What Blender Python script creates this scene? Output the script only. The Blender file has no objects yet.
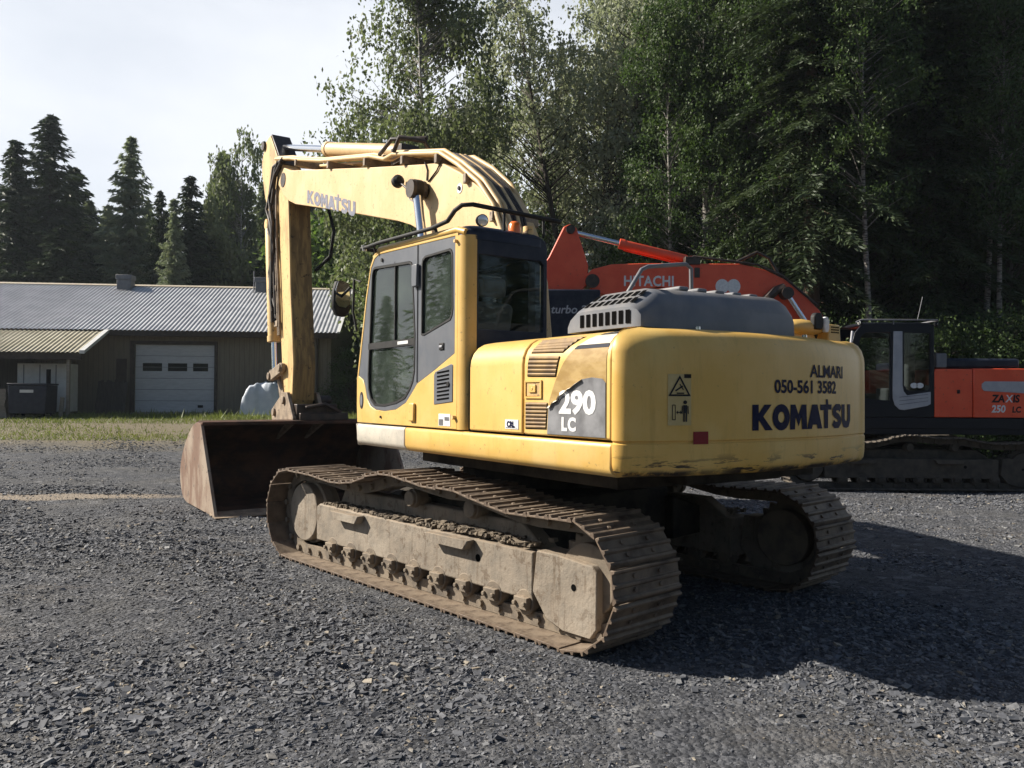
import bpy, math, random
import numpy as np
from mathutils import Vector, Matrix
from mathutils.geometry import tessellate_polygon

random.seed(7)
rng = np.random.default_rng(11)
R = math.radians
scene = bpy.context.scene
COL = scene.collection

# ------------------------------------------------------------------ camera
CAM_H = 1.7034
F_PX = 801.25
cam_d = bpy.data.cameras.new("camera")
cam_d.sensor_width = 36.0
cam_d.lens = F_PX / 1024 * 36.0
cam_d.clip_start = 0.1
cam_d.clip_end = 2000
cam = bpy.data.objects.new("camera", cam_d)
COL.objects.link(cam)
cam.matrix_world = Matrix.Translation((0, 0, CAM_H)) @ Matrix.Rotation(R(90) + 0.0153, 4, 'X') @ Matrix.Rotation(0.0055, 4, 'Z')
scene.camera = cam

# ------------------------------------------------------------------ light
SUN_AZ = R(171.0)       # direction towards the sun, in the ground plane (angle from +X)
SUN_EL = R(35.5)
sd = Vector((math.cos(SUN_AZ) * math.cos(SUN_EL), math.sin(SUN_AZ) * math.cos(SUN_EL), math.sin(SUN_EL)))
sun_d = bpy.data.lights.new("sun", 'SUN')
sun_d.energy = 5.0
sun_d.angle = R(0.5)
sun_d.color = (1.0, 0.93, 0.82)
sun = bpy.data.objects.new("sun", sun_d)
sun.rotation_euler = sd.to_track_quat('Z', 'Y').to_euler()
sun.location = (-20, 0, 30)
COL.objects.link(sun)

world = bpy.data.worlds.new("World")
scene.world = world
world.use_nodes = True
wn, wl = world.node_tree.nodes, world.node_tree.links
wn.clear()
w_out = wn.new('ShaderNodeOutputWorld')
w_bg = wn.new('ShaderNodeBackground')
w_bg.inputs['Strength'].default_value = 0.05
w_sky = wn.new('ShaderNodeTexSky')
w_sky.sky_type = 'NISHITA'
w_sky.sun_disc = False
w_sky.sun_elevation = SUN_EL
w_sky.sun_rotation = math.atan2(sd.x, sd.y)
w_tc = wn.new('ShaderNodeTexCoord')
w_map = wn.new('ShaderNodeMapping')
w_map.inputs['Scale'].default_value = (1, 1, 2.2)
w_noise = wn.new('ShaderNodeTexNoise')
w_noise.inputs['Scale'].default_value = 1.7
w_noise.inputs['Detail'].default_value = 6
w_noise.inputs['Roughness'].default_value = 0.52
w_sep = wn.new('ShaderNodeSeparateXYZ')
w_el = wn.new('ShaderNodeMapRange')          # bright cloud kept low, overhead left blue to hold down sky fill
w_el.inputs['From Min'].default_value = 0.58
w_el.inputs['From Max'].default_value = 0.42
w_cr = wn.new('ShaderNodeMapRange')
w_cr.inputs['From Min'].default_value = 0.36
w_cr.inputs['From Max'].default_value = 0.62
w_cr.inputs['To Min'].default_value = 0.66
w_cr.inputs['To Max'].default_value = 1.0
w_mul = wn.new('ShaderNodeMath'); w_mul.operation = 'MULTIPLY'
w_mix = wn.new('ShaderNodeMix'); w_mix.data_type = 'RGBA'
w_mix.inputs['B'].default_value = (10.0, 10.4, 11.1, 1)
wl.new(w_tc.outputs['Generated'], w_map.inputs['Vector'])
wl.new(w_map.outputs['Vector'], w_noise.inputs['Vector'])
wl.new(w_tc.outputs['Generated'], w_sep.inputs['Vector'])
wl.new(w_sep.outputs['Z'], w_el.inputs['Value'])
wl.new(w_noise.outputs['Fac'], w_cr.inputs['Value'])
wl.new(w_el.outputs['Result'], w_mul.inputs[0])
wl.new(w_cr.outputs['Result'], w_mul.inputs[1])
w_side = wn.new('ShaderNodeMapRange')         # cloud confined to the view side; sky behind left clear to cut fill
w_side.inputs['From Min'].default_value = -0.05
w_side.inputs['From Max'].default_value = 0.45
wl.new(w_sep.outputs['Y'], w_side.inputs['Value'])
w_mul2 = wn.new('ShaderNodeMath'); w_mul2.operation = 'MULTIPLY'
wl.new(w_mul.outputs['Value'], w_mul2.inputs[0])
wl.new(w_side.outputs['Result'], w_mul2.inputs[1])
wl.new(w_mul2.outputs['Value'], w_mix.inputs['Factor'])
wl.new(w_sky.outputs['Color'], w_mix.inputs['A'])
wl.new(w_mix.outputs['Result'], w_bg.inputs['Color'])
wl.new(w_bg.outputs['Background'], w_out.inputs['Surface'])

scene.view_settings.view_transform = 'Standard'
scene.view_settings.look = 'None'
scene.view_settings.gamma = 1.0
scene.view_settings.exposure = 0.92
scene.view_settings.use_curve_mapping = False
scene.cycles.max_bounces = 8
scene.cycles.transparent_max_bounces = 16
scene.cycles.use_denoising = True

# ------------------------------------------------------------------ materials
def new_mat(name):
    m = bpy.data.materials.new(name)
    m.use_nodes = True
    nt = m.node_tree
    b = nt.nodes['Principled BSDF']
    return m, nt, b

def rgb(c):
    return (c[0], c[1], c[2], 1.0)

def nmix(nt, a, b, fac, blend='MIX'):
    n = nt.nodes.new('ShaderNodeMix'); n.data_type = 'RGBA'; n.blend_type = blend
    for sock, v in (('A', a), ('B', b)):
        if hasattr(v, 'is_output'):
            nt.links.new(v, n.inputs[sock])
        else:
            n.inputs[sock].default_value = rgb(v)
    if hasattr(fac, 'is_output'):
        nt.links.new(fac, n.inputs['Factor'])
    else:
        n.inputs['Factor'].default_value = fac
    return n.outputs['Result']

def nnoise(nt, scale, detail=5, rough=0.6, stretch=None, coord='Object'):
    tc = nt.nodes.new('ShaderNodeTexCoord')
    out = tc.outputs[coord]
    if stretch:
        mp = nt.nodes.new('ShaderNodeMapping')
        mp.inputs['Scale'].default_value = stretch
        nt.links.new(out, mp.inputs['Vector'])
        out = mp.outputs['Vector']
    n = nt.nodes.new('ShaderNodeTexNoise')
    n.inputs['Scale'].default_value = scale
    n.inputs['Detail'].default_value = detail
    n.inputs['Roughness'].default_value = rough
    nt.links.new(out, n.inputs['Vector'])
    return n.outputs['Fac']

def nrange(nt, v, a, b, c=0.0, d=1.0):
    n = nt.nodes.new('ShaderNodeMapRange')
    n.interpolation_type = 'SMOOTHSTEP'
    n.inputs['From Min'].default_value = a
    n.inputs['From Max'].default_value = b
    n.inputs['To Min'].default_value = c
    n.inputs['To Max'].default_value = d
    nt.links.new(v, n.inputs['Value'])
    return n.outputs['Result']

def nmath(nt, op, a, b=None):
    n = nt.nodes.new('ShaderNodeMath'); n.operation = op
    for i, v in enumerate((a, b)):
        if v is None: continue
        if hasattr(v, 'is_output'): nt.links.new(v, n.inputs[i])
        else: n.inputs[i].default_value = v
    return n.outputs['Value']

def surf(name, c1, c2=None, scale=5.0, lo=0.35, hi=0.65, rough=0.5, metal=0.0, bump=0.0, bscale=60.0,
         stretch=None, streak=None, streak_amt=0.75, pale=None, dust=None, dust_amt=0.0, speck=None, speck_amt=0.5, speck_scale=30, coat=0.0):
    m, nt, b = new_mat(name)
    col = None
    if c2 is not None:
        col = nmix(nt, c1, c2, nrange(nt, nnoise(nt, scale, 6, 0.6, stretch), lo, hi))
    if speck is not None:
        s = nrange(nt, nnoise(nt, speck_scale, 4, 0.7), 0.66 - 0.1 * speck_amt, 0.72 - 0.1 * speck_amt, 0, 0.85)
        col = nmix(nt, col if col is not None else c1, speck, s)
    if streak is not None:
        col = nmix(nt, col, streak, nrange(nt, nnoise(nt, 5, 6, 0.7, (5, 5, 0.5)), 0.52, 0.66, 0, streak_amt))
        if pale is not None: col = nmix(nt, col, pale, nrange(nt, nnoise(nt, 1.7, 5, 0.6), 0.50, 0.7, 0, 0.6))
    if dust is not None:
        g = nt.nodes.new('ShaderNodeNewGeometry')
        sp = nt.nodes.new('ShaderNodeSeparateXYZ')
        nt.links.new(g.outputs['Normal'], sp.inputs['Vector'])
        up = nrange(nt, sp.outputs['Z'], 0.2, 0.9)
        nz = nrange(nt, nnoise(nt, 7, 6, 0.65), 0.3, 0.62)
        f = nmath(nt, 'MULTIPLY', nmath(nt, 'ADD', up, 0.35), nz)
        f = nmath(nt, 'MINIMUM', nmath(nt, 'MULTIPLY', f, dust_amt), 1.0)
        col = nmix(nt, col if col is not None else c1, dust, f)
    if col is not None: nt.links.new(col, b.inputs['Base Color'])
    else: b.inputs['Base Color'].default_value = rgb(c1)
    b.inputs['Roughness'].default_value = rough
    b.inputs['Metallic'].default_value = metal
    b.inputs['Coat Weight'].default_value = coat
    if bump:
        bn = nt.nodes.new('ShaderNodeBump')
        bn.inputs['Strength'].default_value = bump
        bn.inputs['Distance'].default_value = 0.02
        nt.links.new(nnoise(nt, bscale, 6, 0.7), bn.inputs['Height'])
        nt.links.new(bn.outputs['Normal'], b.inputs['Normal'])
    return m

DUST = (0.27, 0.22, 0.16)
MUD = (0.25, 0.195, 0.14)
M = {}
M['yellow'] = surf('yellow_paint', (0.62, 0.385, 0.10), (0.66, 0.425, 0.13), 3, rough=0.42, speck=(0.30, 0.19, 0.07), speck_amt=0.32, speck_scale=26, bump=0.05, bscale=7, streak=(0.46, 0.29, 0.09), streak_amt=0.28, pale=(0.68, 0.48, 0.20))
M['pale_yellow'] = surf('faded_yellow_paint', (0.60, 0.41, 0.19), (0.66, 0.465, 0.24), 2.2, rough=0.5, speck=(0.30, 0.19, 0.09), speck_amt=0.45, speck_scale=16, bump=0.05, bscale=7, streak=(0.45, 0.29, 0.12), streak_amt=0.3, pale=(0.70, 0.52, 0.30))
M['arm_back'] = surf('grease_shade_plate', (0.40, 0.245, 0.08), (0.20, 0.12, 0.042), 5, 0.35, 0.6, rough=0.7, stretch=(3, 3, 0.35), speck=(0.02, 0.014, 0.01), speck_amt=0.5, speck_scale=9)  # grease streaks; overall tone also darkened to deepen the face's shade
M['slat'] = surf('dusty_slat', (0.33, 0.21, 0.085), (0.20, 0.125, 0.06), 8, rough=0.7)
M['arm_yellow'] = surf('dirty_yellow_paint', (0.66, 0.45, 0.19), (0.40, 0.26, 0.11), 5, 0.45, 0.70, rough=0.55, stretch=(1, 1, 0.35), speck=(0.12, 0.08, 0.05), speck_amt=0.5, speck_scale=12, bump=0.05, bscale=14)
M['sill_grey'] = surf('worn_grey_paint', (0.45, 0.42, 0.36), (0.55, 0.50, 0.42), 9, rough=0.6, speck=(0.25, 0.2, 0.15), speck_amt=0.3)
M['navy'] = surf('dark_blue_black_paint', (0.014, 0.018, 0.032), (0.03, 0.034, 0.048), 6, rough=0.38)
M['panel_grey'] = surf('grey_door_paint', (0.085, 0.095, 0.115), (0.11, 0.118, 0.135), 4, rough=0.45, dust=DUST, dust_amt=0.15)
M['hood_grey'] = surf('weathered_grey_plastic', (0.11, 0.12, 0.14), (0.16, 0.165, 0.18), 5, rough=0.55, dust=DUST, dust_amt=0.25)
M['black'] = surf('black_rubber', (0.012, 0.012, 0.013), (0.022, 0.021, 0.02), 12, rough=0.65)
M['deck'] = surf('dirty_black_steel', (0.018, 0.016, 0.014), (0.05, 0.042, 0.033), 6, rough=0.8)
M['hole'] = surf('dark_recess', (0.006, 0.006, 0.006), rough=0.9)
M['hole'].node_tree.nodes['Principled BSDF'].inputs['Specular IOR Level'].default_value = 0.0
M['chrome'] = surf('polished_rod', (0.75, 0.76, 0.78), rough=0.16, metal=1.0)
M['steel_dusty'] = surf('dusty_track_steel', (0.085, 0.07, 0.055), (0.20, 0.16, 0.115), 6, 0.35, 0.65, rough=0.8, dust=MUD, dust_amt=0.9, bump=0.25, bscale=35)
M['frame_dusty'] = surf('dusty_frame_paint', (0.17, 0.145, 0.115), (0.28, 0.24, 0.19), 3.5, 0.3, 0.7, rough=0.85, dust=MUD, dust_amt=1.0, speck=(0.11, 0.08, 0.055), speck_amt=1.0, speck_scale=11, bump=0.5, bscale=18, streak=(0.10, 0.07, 0.045), pale=(0.36, 0.315, 0.255))
M['shoe'] = surf('worn_track_shoe', (0.06, 0.040, 0.027), (0.14, 0.095, 0.062), 8, rough=0.68, dust=MUD, dust_amt=0.55, speck=(0.06, 0.045, 0.035), speck_amt=0.6, speck_scale=24, bump=0.2, bscale=40)
M['mud'] = surf('dried_mud', (0.10, 0.08, 0.06), (0.20, 0.16, 0.115), 10, rough=0.95, bump=0.5, bscale=50)
M['rust'] = surf('rusty_bucket_steel', (0.15, 0.085, 0.055), (0.28, 0.22, 0.165), 2.2, 0.40, 0.62, rough=0.75, metal=0.0, stretch=(1, 1, 0.5), speck=(0.07, 0.05, 0.04), speck_amt=0.6, speck_scale=9, bump=0.12, bscale=25)
M['rust_dark'] = surf('dark_bucket_inside', (0.035, 0.022, 0.016), (0.10, 0.05, 0.032), 3.0, rough=0.7, bump=0.15, bscale=20)
M['linkage'] = surf('worn_linkage_steel', (0.16, 0.12, 0.085), (0.34, 0.26, 0.18), 7, rough=0.7, speck=(0.05, 0.035, 0.025), speck_amt=0.7, speck_scale=14)
M['grease'] = surf('greasy_hose_rubber', (0.02, 0.015, 0.012), (0.06, 0.04, 0.028), 10, rough=0.5)
M['decal_dark'] = surf('faded_dark_film', (0.10, 0.10, 0.105), (0.25, 0.25, 0.26), 4, 0.35, 0.75, rough=0.35)
M['decal_tan'] = surf('tan_glue_film', (0.33, 0.21, 0.075), (0.45, 0.31, 0.13), 3, rough=0.2, stretch=(1, 2, 5), coat=0.6)
M['decal_gloss'] = surf('glossy_dark_film', (0.10, 0.10, 0.11), rough=0.10, metal=0.7)
M['decal_pale'] = surf('pale_film', (0.62, 0.55, 0.42), (0.75, 0.7, 0.6), 4, rough=0.2, stretch=(1, 1, 6))
M['white'] = surf('faded_white_lettering', (0.72, 0.72, 0.71), (0.60, 0.60, 0.60), 25, rough=0.5)
M['logo_navy'] = surf('navy_lettering', (0.008, 0.009, 0.036), (0.014, 0.015, 0.045), 30, rough=0.5)
M['logo_grey'] = surf('faded_grey_lettering', (0.11, 0.12, 0.18), (0.20, 0.20, 0.25), 30, rough=0.6, speck=(0.5, 0.38, 0.2), speck_amt=0.6, speck_scale=50)
M['sign'] = surf('cream_sign_film', (0.52, 0.38, 0.15), (0.58, 0.44, 0.2), 9, rough=0.5)
M['sign_yellow'] = surf('yellow_sign_film', (0.62, 0.42, 0.06), rough=0.5)
M['red_reflector'] = surf('red_reflector', (0.22, 0.012, 0.018), rough=0.25)
M['mirror'] = surf('mirror_glass', (0.8, 0.82, 0.84), rough=0.03, metal=1.0)
M['lamp_lens'] = surf('lamp_lens', (0.75, 0.75, 0.72), rough=0.12, metal=0.6)
M['amber'] = surf('amber_lens', (0.75, 0.16, 0.01), rough=0.2, coat=0.8)
M['scuff_yellow'] = None
M['orange'] = surf('orange_red_paint', (0.70, 0.075, 0.026), (0.76, 0.10, 0.038), 3, rough=0.4, speck=(0.25, 0.06, 0.03), speck_amt=0.3, speck_scale=16)
M['seat'] = surf('seat_fabric', (0.075, 0.075, 0.078), rough=0.9)
M['interior'] = surf('cab_trim', (0.16, 0.155, 0.145), rough=0.8)
M['silver'] = surf('silver_paint', (0.33, 0.33, 0.36), (0.40, 0.40, 0.42), 5, rough=0.45)
M['hit_black'] = surf('black_cab_paint', (0.01, 0.011, 0.016), rough=0.35)

for k_, v_ in (('logo_navy', .08), ('navy', .22), ('hit_black', .25), ('black', .3), ('deck', .2), ('rust_dark', .2)):
    M[k_].node_tree.nodes['Principled BSDF'].inputs['Specular IOR Level'].default_value = v_

def counterweight_paint():
    m, nt, b = new_mat('scuffed_yellow_paint')
    base = nmix(nt, (0.68, 0.405, 0.09), (0.74, 0.46, 0.13), nrange(nt, nnoise(nt, 2.5), 0.35, 0.65))
    tc = nt.nodes.new('ShaderNodeTexCoord'); sp = nt.nodes.new('ShaderNodeSeparateXYZ')
    nt.links.new(tc.outputs['Object'], sp.inputs['Vector'])
    low = nrange(nt, sp.outputs['Z'], 1.37, 1.27)
    n = nrange(nt, nnoise(nt, 6, 7, 0.68, (0.55, 0.55, 3.6)), 0.545, 0.60)
    f = nmath(nt, 'MULTIPLY', low, n)
    rim = nmath(nt, 'MULTIPLY', nrange(nt, sp.outputs['Z'], 1.265, 1.235), nrange(nt, nnoise(nt, 7, 5, 0.7), 0.38, 0.55))
    f = nmath(nt, 'MAXIMUM', f, rim)
    base = nmix(nt, base, (0.035, 0.025, 0.018), f)
    base = nmix(nt, base, (0.44, 0.26, 0.06), nrange(nt, nnoise(nt, 4, 6, 0.7, (4, 4, .5)), 0.50, 0.70, 0, 0.35))
    base = nmix(nt, base, (0.72, 0.51, 0.17), nrange(nt, nnoise(nt, 1.4, 5, 0.6), 0.48, 0.7, 0, 0.6))
    sc = nrange(nt, nnoise(nt, 20, 4, 0.7), 0.66, 0.70, 0, 0.6)
    base = nmix(nt, base, (0.34, 0.2, 0.06), sc)
    nt.links.new(base, b.inputs['Base Color'])
    b.inputs['Roughness'].default_value = 0.42
    bn = nt.nodes.new('ShaderNodeBump'); bn.inputs['Strength'].default_value = 0.05; bn.inputs['Distance'].default_value = 0.03
    nt.links.new(nnoise(nt, 5, 3), bn.inputs['Height']); nt.links.new(bn.outputs['Normal'], b.inputs['Normal'])
    return m
M['scuff_yellow'] = counterweight_paint()

def glass_mat(name, tint, gloss=0.12, film=(0.0, 0.05), ior=1.5):
    m = bpy.data.materials.new(name); m.use_nodes = True
    nt = m.node_tree; nt.nodes.clear()
    o = nt.nodes.new('ShaderNodeOutputMaterial')
    t = nt.nodes.new('ShaderNodeBsdfTransparent'); t.inputs['Color'].default_value = rgb(tint)
    g = nt.nodes.new('ShaderNodeBsdfGlossy'); g.inputs['Roughness'].default_value = 0.02
    fr = nt.nodes.new('ShaderNodeFresnel'); fr.inputs['IOR'].default_value = ior
    d = nt.nodes.new('ShaderNodeBsdfDiffuse'); d.inputs['Color'].default_value = (0.22, 0.28, 0.23, 1)
    mx = nt.nodes.new('ShaderNodeMixShader'); mx2 = nt.nodes.new('ShaderNodeMixShader')
    f = nmath(nt, 'MINIMUM', nmath(nt, 'ADD', fr.outputs['Fac'], gloss), 1.0)
    nt.links.new(f, mx.inputs['Fac'])
    nt.links.new(t.outputs['BSDF'], mx.inputs[1]); nt.links.new(g.outputs['BSDF'], mx.inputs[2])
    nt.links.new(nrange(nt, nnoise(nt, 4, 5), 0.35, 0.8, film[0], film[1]), mx2.inputs['Fac'])   # dust on the pane, tinted green to stand in for reflected trees
    nt.links.new(mx.outputs['Shader'], mx2.inputs[1]); nt.links.new(d.outputs['BSDF'], mx2.inputs[2])
    nt.links.new(mx2.outputs['Shader'], o.inputs['Surface'])
    return m
M['glass'] = glass_mat('green_tinted_glass', (0.94, 0.98, 0.96), 0.0, (0.0, 0.04), 1.28)
M['door_glass'] = glass_mat('side_window_glass', (0.90, 0.97, 0.93), 0.06, (0.07, 0.20))
M['glass_dark'] = glass_mat('dark_window_glass', (0.5, 0.55, 0.55), 0.0)

# ------------------------------------------------------------------ mesh helpers
class MB:
    def __init__(s): s.v = []; s.f = []
    def add(s, vs, fs):
        n = len(s.v); s.v += [tuple(p) for p in vs]; s.f += [tuple(i + n for i in f) for f in fs]; return s
    def hexa(s, p):     # 8 corners: 4 bottom ring, 4 top ring
        return s.add(p, [(3, 2, 1, 0), (4, 5, 6, 7), (0, 1, 5, 4), (1, 2, 6, 5), (2, 3, 7, 6), (3, 0, 4, 7)])
    def box(s, x0, x1, y0, y1, z0, z1, mat=None):
        p = [Vector(q) for q in ((x0, y0, z0), (x1, y0, z0), (x1, y1, z0), (x0, y1, z0), (x0, y0, z1), (x1, y0, z1), (x1, y1, z1), (x0, y1, z1))]
        if mat is not None: p = [mat @ q for q in p]
        return s.hexa(p)
    def prism(s, poly, tf0, tf1):
        """poly: list of 2D points; tf0 / tf1: map (u, v) to the two end faces"""
        n = len(poly)
        vs = [tf0(*p) for p in poly] + [tf1(*p) for p in poly]
        tri = tessellate_polygon([[Vector((p[0], p[1], 0)) for p in poly]])
        fs = [tuple(t) for t in tri] + [tuple(n + i for i in reversed(t)) for t in tri]
        fs += [(i, (i + 1) % n, n + (i + 1) % n, n + i) for i in range(n)]
        return s.add(vs, fs)
    def plate(s, outer, holes, tf0, tf1):
        loops = [outer] + list(holes)
        flat = [p for l in loops for p in l]
        import bmesh
        bm = bmesh.new(); k0 = 0
        bv = [bm.verts.new((p[0], p[1], 0)) for p in flat]; eds = []
        for l in loops:
            k = len(l); eds += [bm.edges.new((bv[k0 + i], bv[k0 + (i + 1) % k])) for i in range(k)]; k0 += k
        bmesh.ops.triangle_fill(bm, edges=eds, use_beauty=True)
        bm.verts.index_update()
        def inside(c, l):
            r_ = False
            for i in range(len(l)):
                (xa, ya), (xb, yb) = l[i - 1], l[i]
                if (ya > c[1]) != (yb > c[1]) and c[0] < (xb - xa) * (c[1] - ya) / (yb - ya) + xa: r_ = not r_
            return r_
        tri = []
        for f_ in bm.faces:
            c = f_.calc_center_median()
            if inside(c, outer) and not any(inside(c, l) for l in holes): tri.append([v.index for v in f_.verts])
        bm.free()
        n = len(flat)
        vs = [tf0(*p) for p in flat] + [tf1(*p) for p in flat]
        fs = [tuple(t) for t in tri] + [tuple(n + i for i in reversed(t)) for t in tri]
        o = 0
        for l in loops:
            k = len(l)
            fs += [(o + i, o + (i + 1) % k, n + o + (i + 1) % k, n + o + i) for i in range(k)]
            o += k
        return s.add(vs, fs)
    def tube(s, pts, r, n=8, cap=True):
        pts = [Vector(p) for p in pts]
        rs = r if isinstance(r, (list, tuple)) else [r] * len(pts)
        up = None; rings = []
        for i, p in enumerate(pts):
            d = (pts[min(i + 1, len(pts) - 1)] - pts[max(i - 1, 0)])
            if d.length < 1e-9: d = Vector((0, 0, 1))
            d.normalize()
            if up is None:
                up = Vector((0, 0, 1)) if abs(d.z) < 0.9 else Vector((1, 0, 0))
            a = d.cross(up)
            if a.length < 1e-6: a = d.orthogonal()
            a.normalize(); b = a.cross(d).normalized(); up = b
            rings.append([p + (a * math.cos(2 * math.pi * k / n) + b * math.sin(2 * math.pi * k / n)) * rs[i] for k in range(n)])
        vs = [q for rg in rings for q in rg]; fs = []
        for i in range(len(pts) - 1):
            for k in range(n):
                fs.append((i * n + k, i * n + (k + 1) % n, (i + 1) * n + (k + 1) % n, (i + 1) * n + k))
        if cap:
            fs.append(tuple(range(n - 1, -1, -1))); o = (len(pts) - 1) * n
            fs.append(tuple(o + k for k in range(n)))
        return s.add(vs, fs)
    def cyl(s, p0, p1, r, n=20): return s.tube([p0, p1], r, n)
    def loft(s, rings, cap=True):
        n = len(rings[0]); vs = [q for rg in rings for q in rg]; fs = []
        for i in range(len(rings) - 1):
            for k in range(n):
                fs.append((i * n + k, i * n + (k + 1) % n, (i + 1) * n + (k + 1) % n, (i + 1) * n + k))
        if cap:
            t0 = tessellate_polygon([[Vector(q) for q in rings[0]]]); o = (len(rings) - 1) * n
            fs += [tuple(t) for t in t0]
            t1 = tessellate_polygon([[Vector(q) for q in rings[-1]]])
            fs += [tuple(o + i for i in t) for t in t1]
        return s.add(vs, fs)
    def build(s, name, mat, parent=None, smooth=None, bevel=0.0, seg=2, loc=(0, 0, 0), rotz=0.0):
        me = bpy.data.meshes.new(name)
        me.from_pydata([tuple(p) for p in s.v], [], s.f)
        me.validate(); 
        import bmesh
        bm = bmesh.new(); bm.from_mesh(me)
        bmesh.ops.recalc_face_normals(bm, faces=bm.faces); bm.to_mesh(me); bm.free()
        if isinstance(mat, str): mat = M[mat]
        me.materials.append(mat)
        o = bpy.data.objects.new(name, me); COL.objects.link(o)
        o.location = loc; o.rotation_euler = (0, 0, rotz)
        if parent is not None: o.parent = parent
        if smooth is not None:
            me.polygons.foreach_set('use_smooth', [True] * len(me.polygons))
            me.set_sharp_from_angle(angle=R(smooth))
        if bevel:
            md = o.modifiers.new('bevel', 'BEVEL'); md.width = bevel; md.segments = seg
            md.limit_method = 'ANGLE'; md.angle_limit = R(35); md.harden_normals = False
            if smooth is None:
                me.polygons.foreach_set('use_smooth', [True] * len(me.polygons))
                me.set_sharp_from_angle(angle=R(50))
        return o

def empty(name, loc=(0, 0, 0), rotz=0.0):
    o = bpy.data.objects.new(name, None); COL.objects.link(o)
    o.location = loc; o.rotation_euler = (0, 0, rotz); o.empty_display_size = 0.3
    return o

def tag(o, label=None, cat=None, group=None, kind=None):
    if label: o['label'] = label
    if cat: o['category'] = cat
    if group: o['group'] = group
    if kind: o['kind'] = kind
    return o

def copy_tree(o, parent=None, depth=0):
    c = o.copy(); COL.objects.link(c)
    if parent is not None: c.parent = parent
    for ch in list(o.children): copy_tree(ch, c, depth + 1)
    return c

def np_mesh(name, verts, faces_flat, nper, mat, parent=None, smooth=False):
    """verts (N,3) array, faces (F,nper) array"""
    me = bpy.data.meshes.new(name)
    nv, nf = len(verts), len(faces_flat)
    me.vertices.add(nv); me.vertices.foreach_set('co', np.ascontiguousarray(verts, dtype=np.float32).ravel())
    me.loops.add(nf * nper); me.loops.foreach_set('vertex_index', np.ascontiguousarray(faces_flat, dtype=np.int32).ravel())
    me.polygons.add(nf); me.polygons.foreach_set('loop_start', np.arange(0, nf * nper, nper, dtype=np.int32))
    me.polygons.foreach_set('use_smooth', np.full(nf, bool(smooth)))
    me.update(calc_edges=True); me.validate()
    if isinstance(mat, str): mat = M[mat]
    me.materials.append(mat)
    o = bpy.data.objects.new(name, me); COL.objects.link(o)
    if parent is not None: o.parent = parent
    return o

# --- lettering -----------------------------------------------------------------
def text_geo(body, size=1.0, bold=0.0, shear=0.0, spacing=1.0):
    cu = bpy.data.curves.new('lettering', 'FONT')
    cu.body = body; cu.size = size; cu.offset = bold; cu.shear = shear; cu.space_character = spacing
    cu.resolution_u = 3
    o = bpy.data.objects.new('lettering', cu); COL.objects.link(o)
    bpy.context.view_layer.update()
    dg = bpy.context.evaluated_depsgraph_get()
    me = bpy.data.meshes.new_from_object(o.evaluated_get(dg))
    vs = [(v.co.x, v.co.y) for v in me.vertices]; fs = [tuple(p.vertices) for p in me.polygons]
    bpy.data.objects.remove(o); bpy.data.meshes.remove(me); bpy.data.curves.remove(cu)
    return vs, fs

def stroke(pts, w, closed=False):
    """thick polyline as quads, mitred"""
    n = len(pts); P = [Vector((p[0], p[1])) for p in pts]; L = []; Rr = []
    for i in range(n):
        if closed: a, b, c = P[i - 1], P[i], P[(i + 1) % n]
        else: a, b, c = P[max(i - 1, 0)], P[i], P[min(i + 1, n - 1)]
        d1 = (b - a); d2 = (c - b)
        if d1.length < 1e-9: d1 = d2
        if d2.length < 1e-9: d2 = d1
        d1 = d1.normalized(); d2 = d2.normalized()
        n1 = Vector((-d1.y, d1.x)); n2 = Vector((-d2.y, d2.x)); m = (n1 + n2)
        m = m.normalized() if m.length > 1e-6 else n1
        k = min(1.0 / max(m.dot(n1), 0.35), 2.0) * w / 2
        L.append(b + m * k); Rr.append(b - m * k)
    vs = [tuple(p) for p in L + Rr]; fs = []
    for i in range(n if closed else n - 1):
        j = (i + 1) % n
        fs.append((i, j, n + j, n + i))
    return vs, fs

def poly_geo(p):
    tri = tessellate_polygon([[Vector((q[0], q[1], 0)) for q in p]])
    return list(p), [tuple(t) for t in tri]

def block_logo():
    """heavy block capitals K O M A T S U, unit height, width about 6.6"""
    G = []; x = 0.0
    def put(geo): G.append(([(u + x, v) for u, v in geo[0]], geo[1]))
    put(poly_geo([(0, 0), (.30, 0), (.30, .40), (.62, 0), (1.0, 0), (.52, .54), (.94, 1), (.58, 1), (.30, .66), (.30, 1), (0, 1)])); x += 1.0
    put(stroke([(.46 + .33 * math.cos(t), .5 + .37 * math.sin(t)) for t in np.linspace(0, 2 * math.pi, 20, endpoint=False)], .30, True)); x += .95
    put(poly_geo([(0, 0), (.30, 0), (.33, .50), (.50, .12), (.67, .50), (.70, 0), (1.0, 0), (.96, 1), (.68, 1), (.50, .60), (.32, 1), (.04, 1)])); x += 1.0
    put(poly_geo([(0, 0), (.30, 0), (.36, .17), (.62, .17), (.68, 0), (1.0, 0), (.66, 1), (.32, 1)])); x += .86
    put(poly_geo([(.28, 0), (.56, 0), (.56, .78), (.84, .78), (.84, 1), (.58, 1), (.55, 1.22), (.40, 1.22), (.40, 1.0), (0, 1), (0, .76), (.26, .76)])); x += .86
    put(stroke([(.74, .76), (.62, .88), (.36, .88), (.19, .76), (.19, .64), (.34, .54), (.54, .47), (.66, .36), (.66, .24), (.52, .12), (.26, .12), (.10, .24)], .27)); x += .86
    put(stroke([(.14, 1.0), (.14, .34), (.26, .15), (.44, .12), (.62, .15), (.74, .34), (.74, 1.0)], .30)); x += .89
    return G, x

def put_text(name, geos, mat, parent, tf):
    mb = MB()
    for vs, fs in geos: mb.add([tf(u, v) for u, v in vs], fs)
    return mb.build(name, mat, parent)

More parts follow.
